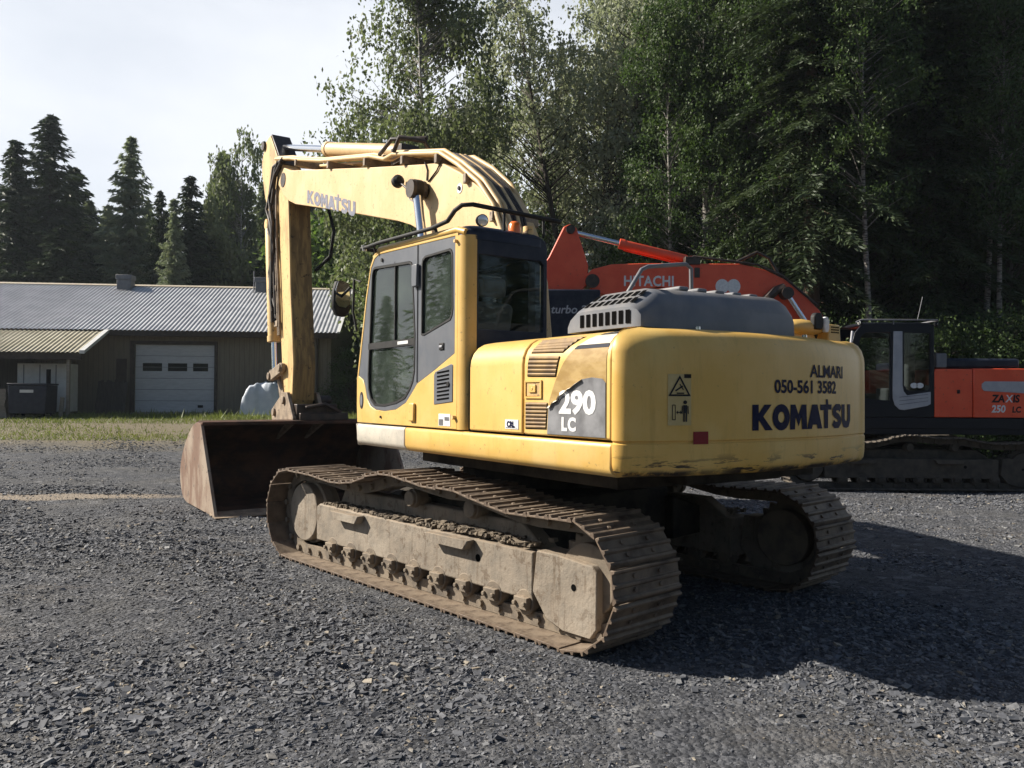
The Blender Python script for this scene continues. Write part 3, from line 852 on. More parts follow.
# ---- counterweight
def cw_outline(inset):
    r = 3.0 - inset; xs = HW - inset; xq = 1.25 - inset; P = []
    yc = -math.sqrt(r * r - xs * xs)
    a_end = math.asin((xs - .20) / r); a_q = math.asin((xq - .17) / r)
    cx, cy = -(xs - .17), -(r * math.cos(a_end)) + .205
    P.append((-xs, -2.30)); P.append((-xs, cy))
    P.append((-xs, -2.70 + .02))
    a_end = math.asin((xs - .28) / (r + .08))
    def rr(t): return r + (.08 * (-t / a_end) if t < 0 else 0)
    b0 = (-xs, -2.705 + inset * .5); b2 = (-rr(-a_end) * math.sin(a_end), -rr(-a_end) * math.cos(a_end)); b1 = (-xs, -2.815 + inset)
    for t in np.linspace(0.06, .95, 12):
        P.append(((1 - t) ** 2 * b0[0] + 2 * t * (1 - t) * b1[0] + t * t * b2[0], (1 - t) ** 2 * b0[1] + 2 * t * (1 - t) * b1[1] + t * t * b2[1]))
    for a in np.linspace(-a_end, a_q, 28): P.append((rr(a) * math.sin(a), -rr(a) * math.cos(a)))
    b0 = (xq, -2.60); b2 = (r * math.sin(a_q), -r * math.cos(a_q)); b1 = (xq, -2.80)
    for t in np.linspace(.95, .12, 8):
        P.append(((1 - t) ** 2 * b0[0] + 2 * t * (1 - t) * b1[0] + t * t * b2[0], (1 - t) ** 2 * b0[1] + 2 * t * (1 - t) * b1[1] + t * t * b2[1]))
    P.append((xq, -2.60)); P.append((xq, cy)); P.append((xq, -2.30))
    Q = [P[0]]
    for p in P[1:]:
        if abs(p[0] - Q[-1][0]) + abs(p[1] - Q[-1][1]) > 1e-4: Q.append(p)
    return P
rings = []
for z, ins in ((1.21, .075), (1.222, .035), (1.245, .014), (1.29, .004), (1.37, .001), (1.412, 0.0), (1.420, .010), (1.428, .010), (1.436, 0.0), (1.60, 0), (1.80, 0), (1.98, .002), (2.02, .008), (2.075, .032), (2.11, .065), (2.132, .11), (2.142, .17)):
    o = cw_outline(ins)
    # the tail face and the seam face stay put
    rings.append([(p[0], p[1], z) for p in o])
# seam at y = -2.70: everything in front of it is pulled back to the seam
def seam(p): return (p[0], min(p[1], -2.702), p[2])
rings = [[(p[0], -2.702 if p[1] > -2.702 else p[1], p[2]) for p in rg] for rg in rings]
mb = MB(); mb.loft(rings); CW = mb.build('counterweight', 'scuff_yellow', EX, smooth=32)
def rear(off):
    def f(u, v):
        t = u / 3.0; r = 3.0 + off + (.08 * (-t / .359) if t < 0 else 0)
        return (r * math.sin(t), -r * math.cos(t), v)
    return f
rt = rear(.003)
G, W_ = block_logo()
put_text('maker_lettering', G, 'logo_navy', CW, lambda u, v: rt(-.425 + u * 1.24 / W_, 1.490 + v * .168))
put_text('phone_lettering', [text_geo('050-561 3582', .118, .0035, spacing=1.0)], 'logo_navy', CW, lambda u, v: rt(-.215 + u * 1.15, 1.738 + v * 1.02))
put_text('name_lettering', [text_geo('ALMARI', .125, .0025, spacing=.98)], 'logo_navy', CW, lambda u, v: rt(.185 + u * 1.13, 1.848 + v * .97))
def sheet(name, mat, u0, u1, v0, v1, off, parent=CW, rnd=None):
    mb = MB(); f = rear(off)
    pts = [(u0, v0), (u1, v0), (u1, v1), (u0, v1)]
    mb.add([f(*p) for p in pts], [(0, 1, 2, 3)]); return mb.build(name, mat, parent)
WS = -.06
ws = sheet('warning_sign', 'sign', -1.005 + WS, -.845 + WS, 1.53, 1.845, .003)
tri_ = [(-.993, 1.715), (-.858, 1.715), (-.925, 1.828)]
mb = MB(); vs, fs = stroke(tri_, .011, True); mb.add([rear(.0055)(p[0] + WS, p[1]) for p in vs], fs)
# falling-load pictogram, divider and crushed-person pictogram
for pts, w in (([(-.955, 1.742), (-.905, 1.772)], .010), ([(-.945, 1.728), (-.895, 1.728)], .008), ([(-.925, 1.785), (-.900, 1.748)], .007),
               ([(-.975, 1.565), (-.975, 1.655)], .005), ([(-.975, 1.655), (-.955, 1.655)], .005), ([(-.975, 1.565), (-.955, 1.565)], .005), ([(-.955, 1.565), (-.955, 1.655)], .004),
               ([(-.945, 1.61), (-.915, 1.61)], .007)):
    vs, fs = stroke(pts, w); mb.add([rear(.0055)(p[0] + WS, p[1]) for p in vs], fs)
for t_ in ([(-.950, 1.61), (-.938, 1.622), (-.938, 1.598)], [(-.910, 1.61), (-.922, 1.622), (-.922, 1.598)]):
    mb.add([rear(.0055)(p[0] + WS, p[1]) for p in t_], [(0, 1, 2)])
vs, fs = poly_geo([(-.888 + .014 * math.cos(t), 1.672 + .012 * math.sin(t)) for t in np.linspace(0, 6.28, 10, endpoint=False)]); mb.add([rear(.0055)(p[0] + WS, p[1]) for p in vs], fs)
for pts, w in (([(-.888, 1.655), (-.888, 1.605)], .028), ([(-.896, 1.61), (-.896, 1.552)], .011), ([(-.880, 1.61), (-.880, 1.552)], .011), ([(-.907, 1.65), (-.910, 1.60)], .007), ([(-.869, 1.65), (-.866, 1.60)], .007)):
    vs, fs = stroke(pts, w); mb.add([rear(.0055)(p[0] + WS, p[1]) for p in vs], fs)
mb.build('pictogram', 'black', ws)
sheet('peeled_patch', 'deck', -.895 + WS, -.846 + WS, 1.822, 1.846, .005, ws)
sheet('red_reflector', 'red_reflector', -.89, -.781, 1.412, 1.490, .004)
# bolts on top
for x in (-.63, .5):
    mb = MB(); mb.cyl((x, -2.72, 2.13), (x, -2.72, 2.17), .018, 8); mb.build('lifting_bolt', 'chrome', CW)

# ---- grey engine hood with vent grid
hp = [(-1.13, 2.15), (-1.13, 2.285), (-1.11, 2.305), (-.965, 2.405), (-.93, 2.42), (-.4, 2.435), (.28, 2.45), (.36, 2.43), (.43, 2.35), (.44, 2.15)]
mb = MB()
rgs = []
for y, sc in ((-1.93, .30), (-1.98, .65), (-2.06, .93), (-2.14, 1.0), (-2.54, 1.0), (-2.61, .95), (-2.665, .80), (-2.69, .55)):
    rgs.append([(-.22 + (x + .22) * (1 - (1 - sc) * .05), y, 2.15 + (z - 2.15) * sc) for x, z in hp])
mb.loft(rgs); HD = mb.build('engine_hood', 'hood_grey', EX, smooth=45)
NV = 8
for r_ in range(4):
    mb = MB()
    for i in range(NV):
        ya = -2.11 - i * .066; yb = ya - .042
        if r_ == 0: q = [(-1.1335, ya, 2.175), (-1.1335, yb, 2.175), (-1.1335, yb, 2.262), (-1.1335, ya, 2.262)]
        else:
            t0 = {1: .06, 2: .56}.get(r_)
            if t0 is None:
                q = [(-.90, ya, 2.4232), (-.90, yb, 2.4232), (-.82, yb, 2.4258), (-.82, ya, 2.4258)]
            else:
                t1 = t0 + .36
                A = Vector((-1.11, 0, 2.305)); B_ = Vector((-.965, 0, 2.405)); nn = Vector((-.568, 0, .823)) * .003
                a = A.lerp(B_, t0) + nn; b = A.lerp(B_, t1) + nn
                q = [(a.x, ya, a.z), (a.x, yb, a.z), (b.x, yb, b.z), (b.x, ya, b.z)]
        mb.add(q, [(0, 1, 2, 3)])
    mb.build('vent_row', 'hole', HD)
mb = MB()
for i in range(5): mb.box(-.62 + i * .18, -.53 + i * .18, -2.55, -2.3, 2.43, 2.462)
mb.build('hood_rib', 'hood_grey', HD, bevel=.012)
mb = MB(); mb.box(-1.0, .9, -2.66, -.95, 1.45, 2.10); mb.build('engine_block_housing', 'deck', EX)

# handrail over the hood and hood latch seen behind it
mb = MB(); mb.tube([(-.52, -1.8, 2.1), (-.42, -1.8, 2.5), (-.27, -1.8, 2.70), (-.20, -1.8, 2.73), (.22, -1.8, 2.79), (.28, -1.8, 2.76), (.29, -1.8, 2.1)], .017, 8)
mb.build('handrail', 'hood_grey', EX, smooth=60)

# ---- right side bodywork: fuel tank, tool box, exhaust cover
mb = MB(); mb.box(.55, 1.355, -2.32, -.9, 1.43, 2.10); mb.build('engine_door', 'yellow', EX, bevel=.03)
mb = MB(); mb.box(.52, 1.355, -.88, .35, 1.43, 2.18); mb.build('fuel_tank', 'yellow', EX, bevel=.04)
mb = MB(); mb.box(.62, 1.355, .37, 1.0, 1.43, 1.75); mb.build('tool_box', 'yellow', EX, bevel=.03)
mb = MB()
rg = []
for t, sx, sz in ((0, .03, .02), (.04, .09, .045), (.13, .13, .068), (.26, .14, .078), (.40, .13, .068), (.48, .09, .045), (.52, .03, .015)):
    rg.append([(.88 + t, -2.2 + sx * math.cos(a), 2.285 + max(math.sin(a), -.75) * sz) for a in np.linspace(0, 2 * math.pi, 18, endpoint=False)])
mb.loft(rg); mb.box(1.0, 1.28, -2.26, -2.14, 2.08, 2.26); mb.build('exhaust_cowl', 'yellow', EX, smooth=60)
mb = MB(); mb.tube([(1.30, -2.2, 2.0), (1.31, -2.22, 2.15), (1.26, -2.3, 2.30)], .016, 8); mst = mb.build('mirror_bracket', 'black', EX, smooth=60)
mb = MB(); mb.prism([(1.15, 2.27), (1.25, 2.27), (1.27, 2.30), (1.27, 2.37), (1.24, 2.41), (1.18, 2.41), (1.15, 2.38)], lambda u, v: (u, -2.35, v), lambda u, v: (u, -2.30, v))
mm = mb.build('mirror_housing', 'black', mst, bevel=.012)
mb = MB(); mb.prism([(1.275, 2.25), (1.32, 2.25), (1.335, 2.28), (1.335, 2.35), (1.315, 2.38), (1.28, 2.38), (1.27, 2.35), (1.27, 2.28)], lambda u, v: (u, -2.36, v), lambda u, v: (u, -2.33, v)); mb.build('mirror_plate', 'white', mst, bevel=.008)  # plain white painted in for the bright reflection on the mirror face
mb = MB(); mb.prism([(1.33, 2.10), (1.53, 2.10), (1.51, 2.325), (1.36, 2.325)], lambda u, v: (u, -2.34, v), lambda u, v: (u, -2.2, v)); lb = mb.build('step_box', 'yellow', mst, bevel=.012)
for r_ in range(3):
    mb = MB()
    for i in range(4): mb.box(1.385 + i * .028, 1.402 + i * .028, -2.344, -2.34, 2.295 - r_ * .022, 2.306 - r_ * .022)
    mb.build('slot_row', 'hole', lb)

# ---- cab
CAB = empty('cab', (0, 0, 0)); CAB.parent = EX
XL, XR = -1.36, -.54
def lt(off): return lambda u, v: (XL - off, u, v)
def rtx(off): return lambda u, v: (XR + off, u, v)
outer = [(-.82, 1.432), (1.19, 1.432), (1.205, 1.60), (1.205, 1.86), (1.16, 2.05), (1.0, 2.68), (.90, 2.97), (.83, 3.06), (.70, 3.115), (-.80, 3.055), (-.82, 3.05)]
grey = [(1.165, 1.90), (1.125, 2.05), (.975, 2.66), (.875, 2.955), (.80, 3.035), (.70, 3.065), (.45, 3.055), (-.775, 3.005), (-.775, 2.05), (-.45, 1.925), (-.12, 1.81), (-.02, 1.73), (.10, 1.64), (.30, 1.575), (.55, 1.555), (.75, 1.565), (.87, 1.60), (.96, 1.68), (1.00, 1.79), (1.05, 1.86)]
mb = MB(); mb.plate(outer, [grey], lt(0), lt(-.05)); cf = mb.build('side_frame', 'yellow', CAB, bevel=.006, seg=2)
doorg = [(.94, 1.90), (.885, 2.60), (.86, 2.90), (.835, 2.945), (.80, 2.955), (.05, 2.91), (.005, 2.895), (-.015, 2.86), (-.075, 2.25), (-.07, 1.92), (-.04, 1.83), (.02, 1.755), (.12, 1.675), (.30, 1.63), (.55, 1.60), (.78, 1.605), (.87, 1.66), (.925, 1.76)]
quart = [(-.19, 2.23), (-.19, 2.86), (-.205, 2.895), (-.25, 2.915), (-.68, 2.915), (-.715, 2.90), (-.735, 2.86), (-.745, 2.42), (-.73, 2.36), (-.70, 2.325), (-.24, 2.225)]
mb = MB(); mb.plate([(y, z) for y, z in grey], [doorg, quart], lt(-.004), lt(-.04)); dp = mb.build('door', 'panel_grey', CAB, bevel=.004, seg=1)
def rim(loop, w, off, name, parent, mat='black'):
    c = Vector((sum(p[0] for p in loop) / len(loop), sum(p[1] for p in loop) / len(loop)))
    inn = []
    for p in loop:
        d = Vector(p) - c; inn.append(tuple(c + d * (1 - w / max(d.length, .01))))
    mb = MB(); mb.plate(loop, [inn], lt(off), lt(off - .02)); return mb.build(name, mat, parent)
rim(doorg, .022, .001, 'window_seal', dp); rim(quart, .02, .001, 'window_seal', dp)
mb = MB(); mb.prism(doorg, lt(-.022), lt(-.027)); mb.build('door_glass', 'door_glass', dp)
mb = MB(); mb.prism(quart, lt(-.022), lt(-.027)); mb.build('quarter_glass', 'door_glass', dp)
mb = MB(); mb.box(XL - .001, XL + .03, -.06, .93, 2.155, 2.215); mb.box(XL + .004, XL + .03, .345, .36, 2.2, 2.95); bar = mb.build('window_bar', 'black', dp)
mb = MB(); mb.box(XL - .003, XL - .0012, .06, .27, 2.172, 2.200); mb.build('label_strip', 'white', bar)
mb = MB(); mb.box(XL - .004, XL + .001, -.123, -.117, 1.82, 3.03); mb.build('door_gap', 'hole', dp)
mb = MB(); mb.box(XL - .035, XL, -.16, -.06, 2.66, 2.86); mb.build('door_hinge', 'panel_grey', dp, bevel=.01)
mb = MB(); mb.box(XL - .025, XL, -.10, .0, 1.475, 1.64); mb.build('door_hinge', 'yellow', dp, bevel=.012)
mb = MB(); mb.box(XL - .006, XL + .006, -.60, -.52, 2.085, 2.145); dh = mb.build('door_handle', 'black', dp, bevel=.008)
mb = MB(); mb.box(XL - .014, XL - .005, -.585, -.535, 2.105, 2.125); mb.build('handle_lever', 'silver', dh, bevel=.004)
mb = MB(); mb.cyl((XL - .01, .62, 3.0), (XL, .62, 3.0), .018, 10); mb.cyl((XL - .012, .62, 1.50), (XL, .62, 1.50), .012, 8); mb.build('lock_button', 'black', dp)
# oval badge low on the front corner post
mb = MB(); mb.prism([(1.08 + .045 * math.cos(t), 1.655 + .085 * math.sin(t)) for t in np.linspace(0, 6.283, 22, endpoint=False)], lt(.004), lt(-.002)); ob = mb.build('side_marker', 'black', CAB)
mb = MB(); mb.prism([(1.08 + .026 * math.cos(t), 1.655 + .058 * math.sin(t)) for t in np.linspace(0, 6.283, 18, endpoint=False)], lt(.006), lt(0)); mb.build('marker_lens', 'hood_grey', ob)
# side vent grille
vg = [(-.44, 1.63), (-.755, 1.655), (-.755, 1.955), (-.73, 1.965), (-.46, 1.905), (-.44, 1.88)]
mb = MB(); mb.prism(vg, lt(.006), lt(-.01)); vp = mb.build('vent_grille', 'panel_grey', CAB, bevel=.004)
mb = MB()
for i in range(8):
    z = 1.665 + i * .032
    mb.prism([(-.50, z), (-.50, z + .013), (-.70, z + .028), (-.70, z + .015)], lt(.0095), lt(.004))
mb.build('vent_slot', 'hole', vp)
mb = MB(); mb.cyl((XL - .016, -.69, 1.80), (XL - .004, -.69, 1.80), .02, 10); mb.build('vent_lock', 'black', vp)
mb = MB(); mb.box(XL - .003, XL + .001, -.715, -.52, 1.455, 1.555); sp_ = mb.build('sticker', 'white', CAB)
mb = MB(); mb.box(XL - .005, XL - .002, -.60, -.53, 1.46, 1.51); mb.box(XL - .005, XL - .002, -.70, -.625, 1.50, 1.53); mb.build('sticker_print', 'decal_dark', sp_)
mb = MB(); mb.cyl((XL - .03, -.79, 1.53), (XL, -.79, 1.53), .018, 8); mb.build('latch_pin', 'arm_yellow', CAB)
# rounded rear-left corner post and rear wall
mb = MB()
post = []
for a in np.linspace(R(180), R(270), 8): post.append((XL + .10 + .10 * math.cos(a), -.83 + .10 * math.sin(a)))
post = [(XL, -.822)] + post + [(-1.245, -.93), (-1.245, -.88), (-1.30, -.86), (-1.31, -.822)]
mb.loft([[(x, y, z) for x, y in post] for z in (1.432, 3.0)] , True); mb.build('corner_post', 'yellow', CAB, smooth=40)
def bk(off): return lambda u, v: (u, -.925 - off, v)
rear_o = [(-1.244, 1.432), (-.58, 1.432), (-.54, 1.50), (-.54, 2.96), (-.56, 3.02), (-.61, 3.05), (-1.244, 3.05)]
rear_w = [(-1.225, 2.245), (-.595, 2.245), (-.575, 2.27), (-.575, 2.82), (-.61, 2.85), (-1.225, 2.85)]
mb = MB(); mb.plate(rear_o, [rear_w], bk(0), bk(-.05)); rw = mb.build('rear_wall', 'navy', CAB, bevel=.006)
mb = MB(); mb.prism(rear_w, bk(-.02), bk(-.026)); mb.build('rear_glass', 'glass', rw)
# domed roof
rgs = []
for z, ins in ((2.99, 0.0), (3.05, .0), (3.085, .02), (3.11, .06), (3.12, .12)):
    y0, y1 = -.93 + ins, .86 - ins; x0, x1 = XL + .01 + ins, XR - ins
    rr = .09; ring = []
    for cx, cy, a0 in ((x1 - rr, y1 - rr, 0), (x0 + rr, y1 - rr, 90), (x0 + rr, y0 + rr, 180), (x1 - rr, y0 + rr, 270)):
        for a in np.linspace(R(a0), R(a0 + 90), 5): ring.append((cx + rr * math.cos(a), cy + rr * math.sin(a), z + (cy - 0) * .028))
    rgs.append(ring)
mb = MB(); mb.loft(rgs); mb.build('roof', 'navy', CAB, smooth=50)
mb = MB(); mb.tube([(XL + .03, -.90, 3.02), (XL + .012, -.80, 3.052), (XL + .012, .68, 3.113), (XL + .03, .84, 3.06)], .028, 8); mb.build('roof_edge', 'yellow', CAB, smooth=60)
# right side wall, front frame and glass
mb = MB(); r_out = outer; r_hole = [(.95, 1.75), (.80, 2.92), (-.72, 2.90), (-.72, 1.95), (-.2, 1.75)]
mb.plate(r_out, [r_hole], rtx(0), rtx(-.05)); rs = mb.build('side_frame', 'navy', CAB)
mb = MB(); mb.prism(r_hole, rtx(-.02), rtx(-.026)); mb.build('side_glass', 'glass', rs)
def fr(p0, p1, w, name, mat):
    pass
mb = MB()
for x in (XL + .03, XR - .03): mb.tube([(x, 1.19, 1.45), (x, 1.19, 1.86), (x, 1.0, 2.66), (x, .86, 3.03)], .03, 8)
mb.tube([(XL + .03, .86, 3.03), (XR - .03, .86, 3.03)], .03, 8); mb.tube([(XL + .03, 1.19, 1.50), (XR - .03, 1.19, 1.50)], .035, 8)
ff = mb.build('front_frame', 'navy', CAB, smooth=60)
mb = MB(); mb.add([(XL + .03, 1.19, 1.5), (XR - .03, 1.19, 1.5), (XR - .03, 1.19, 1.86), (XL + .03, 1.19, 1.86), (XL + .03, 1.0, 2.66), (XR - .03, 1.0, 2.66), (XL + .03, .86, 3.02), (XR - .03, .86, 3.02)], [(0, 1, 2, 3), (3, 2, 5, 4), (4, 5, 7, 6)]); mb.build('windscreen', 'glass', ff)
mb = MB(); mb.box(XL + .05, XR - .05, -.87, 1.17, 1.435, 1.50); mb.build('floor', 'interior', CAB)
# interior
mb = MB(); mb.box(-1.16, -.68, -.55, .05, 1.82, 1.95); mb.box(-1.1, -.74, -.5, 0, 1.5, 1.82); st = mb.build('seat', 'seat', CAB, bevel=.04)
mb = MB(); mb.prism([(-.52, 1.93), (-.66, 2.50), (-.54, 2.52), (-.38, 1.95)], lambda u, v: (-1.14, u, v), lambda u, v: (-.70, u, v)); mb.build('backrest', 'seat', st, bevel=.04)
mb = MB(); mb.box(-1.06, -.78, -.68, -.58, 2.55, 2.72); mb.build('headrest', 'seat', st, bevel=.04)
mb = MB()
for x in (-1.26, -.60): mb.box(x - .07, x + .07, -.45, .35, 1.85, 2.02); mb.tube([(x, .28, 2.02), (x, .33, 2.28)], .018, 8); mb.tube([(x, .33, 2.26), (x, .335, 2.36)], .03, 8)
mb.build('control_console', 'interior', CAB, bevel=.02)
mb = MB(); mb.box(-.62, -.56, .72, .92, 2.05, 2.35); mb.tube([(-.58, .8, 1.5), (-.58, .8, 2.1)], .02, 8); mb.build('monitor', 'interior', CAB, bevel=.01)
mb = MB(); mb.tube([(-.95, .72, 1.5), (-.95, .62, 2.15)], .02, 8); mb.tube([(-.80, .72, 1.5), (-.80, .62, 2.15)], .02, 8); mb.build('travel_lever', 'black', CAB)
# guard rail over the roof with lamps and beacon
mb = MB(); mb.tube([(-1.40, 1.02, 3.165), (-1.41, .85, 3.155), (-1.41, .60, 3.155), (-1.405, -.45, 3.115), (-1.40, -.72, 3.13), (-1.39, -.82, 3.20), (-1.37, -.90, 3.23), (-1.30, -.95, 3.235), (-.70, -.95, 3.215), (-.42, -.95, 3.205)], .019, 8)
mb.tube([(-1.40, 1.02, 3.165), (-1.30, 1.04, 3.165), (-.95, 1.04, 3.16)], .019, 8)
for y, z in ((.72, 3.155), (-.5, 3.12)): mb.tube([(-1.38, y, 3.08), (-1.41, y, z)], .012, 6)
mb.tube([(-1.0, -.95, 3.06), (-1.0, -.95, 3.225)], .012, 6); mb.tube([(-.60, -.95, 3.05), (-.60, -.95, 3.21)], .012, 6)
gr = mb.build('roof_rail', 'black', CAB, smooth=60)
def work_lamp(name, parent, p, d, s=.05):
    d = Vector(d).normalized(); p = Vector(p)
    mb = MB(); mb.tube([p - d * s * .9, p - d * s * .5, p + d * s * .35], [s * .5, s * .95, s], 14); o = mb.build(name, 'black', parent, smooth=40)
    mb = MB(); mb.tube([p + d * s * .36, p + d * s * .42], [s * .88, s * .8], 14); mb.build('lamp_lens', 'lamp_lens', o, smooth=40)
    return o
work_lamp('work_lamp', CAB, (-1.22, -.96, 3.115), (-.2, -1, -.1), .05)
mb = MB(); mb.tube([(-1.40, .95, 3.13), (-1.40, .95, 3.185)], [.02, .035], 8); mb.build('rail_lamp', 'lamp_lens', gr, smooth=50)
mb = MB(); mb.cyl((-.82, -.84, 3.03), (-.82, -.84, 3.07), .07, 16); bc = mb.build('beacon', 'black', CAB, smooth=40)
mb = MB(); mb.tube([(-.82, -.84, 3.07), (-.82, -.84, 3.15), (-.82, -.84, 3.175), (-.82, -.84, 3.18)], [.056, .052, .035, .005], 16); mb.build('beacon_lens', 'amber', bc, smooth=50)
mb = MB(); mb.cyl((-.68, -.84, 3.03), (-.68, -.84, 3.15), .045, 12); mb.build('horn', 'arm_yellow', CAB, smooth=40)
mb = MB(); mb.cyl((XL - .03, -.81, 2.955), (XL, -.81, 2.955), .015, 8); mb.build('clip', 'arm_yellow', CAB)
# left mirror on the front post
mb = MB(); mb.tube([(-1.36, 1.12, 2.85), (-1.40, 1.20, 2.88), (-1.40, 1.22, 2.55), (-1.38, 1.17, 2.35)], .012, 8); mk = mb.build('mirror_bracket', 'black', CAB, smooth=60)
mpoly = [(-.15, -.14), (-.09, -.235), (.05, -.25), (.13, -.17), (.155, .08), (.12, .22), (.0, .26), (-.10, .245), (-.145, .10)]
mcx, mcz = -1.43, 2.70
mdir = Matrix.Rotation(R(14), 4, 'Z')
def mtf(off): 
    def f(u, v):
        q = mdir @ Vector((u * .72, off, v * .74)); return (mcx + q.x, 1.42 + q.y, mcz + q.z)
    return f
mb = MB(); mb.prism(mpoly, mtf(0), mtf(.06)); mh = mb.build('mirror_housing', 'black', CAB, bevel=.015)
mb = MB(); mb.prism([(u * .88, .03 + v * .72 + .03) for u, v in mpoly], mtf(-.006), mtf(-.001)); mb.build('mirror_glass', 'mirror', mh)
mb = MB(); mb.tube([(1.0 * -1.42, 1.25, 2.8), (-1.45, 1.42, 2.72)], .014, 6); mb.build('mirror_arm', 'black', mh)

# ---- boom
BX0, BX1 = -.35, .10
btop = [(6.95, 5.47), (6.75, 5.50), (6.38, 5.36), (3.18, 4.66), (1.75, 4.36), (1.3, 4.27), (.91, 4.08), (.49, 3.82), (.25, 3.59), (.06, 3.28), (-.06, 2.8), (-.12, 2.2), (-.10, 1.75)]
bbot = [(.20, 1.62), (.50, 1.75), (.72, 2.2), (1.02, 2.85), (1.35, 3.30), (1.79, 3.60), (2.05, 3.715), (2.32, 3.80), (3.56, 4.12), (4.84, 4.44), (6.12, 4.76), (6.45, 4.88), (6.75, 5.05), (6.98, 5.25)]
mb = MB(); mb.prism(btop + bbot, lambda u, v: (BX0, u, v), lambda u, v: (BX1, u, v))
BOOM = mb.build('boom', 'pale_yellow', EX, bevel=.012)
G, W_ = block_logo()
sl = -.30
put_text('lettering', G, 'logo_grey', BOOM, lambda u, v: (BX0 - .004, 5.55 - u * 1.88 / W_, 4.665 + v * .20 - u * 1.88 / W_ * .295))
# weld plate, pin boss, lamp
mb = MB(); mb.cyl((BX0 - .10, 1.65, 4.03), (BX1 + .10, 1.65, 4.03), .085, 18); mb.cyl((BX0 - .16, 1.65, 4.03), (BX0 - .08, 1.65, 4.03), .11, 18); mb.build('cylinder_pin', 'deck', BOOM, smooth=40)
lm = work_lamp('work_lamp', BOOM, (BX0 - .10, 2.18, 4.24), (.1, 1, -.15), .075)
mb = MB(); mb.tube([(BX0 - .10, 2.13, 4.22), (BX0 - .06, 1.9, 4.06), (BX0 - .1, 1.72, 4.02)], .014, 6)
mb.tube([(BX0 - .01, 2.1, 4.2), (BX0 - .03, 2.0, 4.0), (BX0 - .02, 1.85, 3.93), (BX0 - .03, 1.7, 4.0)], .009, 6)
mb.tube([(BX0 - .01, 1.62, 4.14), (BX0 - .012, 1.60, 4.25), (BX0 - .012, 1.66, 4.36)], .009, 6)
mb.tube([(BX0 - .01, 1.58, 4.12), (BX0 - .012, 1.38, 4.20), (BX0 - .012, 1.26, 4.30)], .009, 6)
mb.build('lamp_cable', 'grease', BOOM, smooth=60)
mb = MB(); mb.cyl((BX0 - .006, .89, 3.90), (BX0 - .001, .89, 3.90), .055, 14); mb.build('pale_patch', 'white', BOOM)
mb = MB(); mb.cyl((BX0 - .02, .89, 3.90), (BX0 - .004, .89, 3.90), .022, 10); mb.build('grease_port', 'black', BOOM)
# hydraulic pipes along the top, left and right
def off_path(base, x, dz):
    return [(x, y, z + dz) for y, z in base]
lpath = [(7.1, 5.72), (6.4, 5.56), (5.91, 5.42), (4.94, 5.17), (3.18, 4.80), (2.75, 4.66), (2.5, 4.66), (1.31, 4.38), (.92, 4.16), (.50, 3.88), (.22, 3.60), (.02, 3.24), (-.08, 2.8), (-.14, 2.2)]
for i, (x, dz) in enumerate(((-.36, .0), (-.30, .035), (-.235, .01))):
    mb = MB(); mb.tube(off_path(lpath, x, dz), .026, 8); mb.build('hydraulic_pipe', 'pale_yellow', BOOM, smooth=60)
rpath = [(7.0, 5.62), (6.38, 5.46), (3.18, 4.78), (1.38, 4.40), (.98, 4.18), (.62, 3.92), (.36, 3.60), (.14, 3.24), (.0, 2.8), (-.08, 2.2)]
for i, (x, dz) in enumerate(((.12, .03), (.06, .01), (0.0, .02))):
    mb = MB(); mb.tube(off_path(rpath, x, dz), .026, 8); mb.build('hydraulic_pipe', 'pale_yellow', BOOM, smooth=60)
for x in (-.19, -.15, -.07, -.03):
    mb = MB(); mb.tube(off_path([(2.4, 4.62), (1.3, 4.36), (.9, 4.13), (.46, 3.82), (.18, 3.5), (-.02, 3.0), (-.16, 2.2)], x, .035), .017, 8); mb.build('hydraulic_hose', 'grease', BOOM, smooth=60)
for x in (-.11,):
    mb = MB(); mb.tube(off_path([(2.4, 4.62), (1.3, 4.36), (.9, 4.13), (.46, 3.82), (.18, 3.5), (-.02, 3.0), (-.16, 2.2)], x, .03), .022, 8); mb.build('hydraulic_pipe', 'pale_yellow', BOOM, smooth=60)
for y, z in ((6.0, 5.40), (4.6, 5.03), (3.3, 4.76), (2.2, 4.52), (1.35, 4.33), (.72, 3.97), (.2, 3.48)):
    mb = MB(); mb.box(-.40, .16, y - .03, y + .03, z - .06, z + .04); mb.build('pipe_clamp', 'linkage', BOOM, bevel=.006)
mb = MB(); mb.box(-.25, .0, 2.5, 2.8, 4.60, 4.82); mb.tube([(-.40, 2.4, 4.66), (-.42, 2.2, 4.78), (-.2, 2.0, 4.72), (.02, 2.3, 4.74)], .03, 8); mb.tube([(-.36, 2.9, 4.75), (-.38, 2.5, 4.84), (-.1, 2.1, 4.80)], .028, 8); mb.build('cylinder_bracket', 'grease', BOOM, bevel=.01)

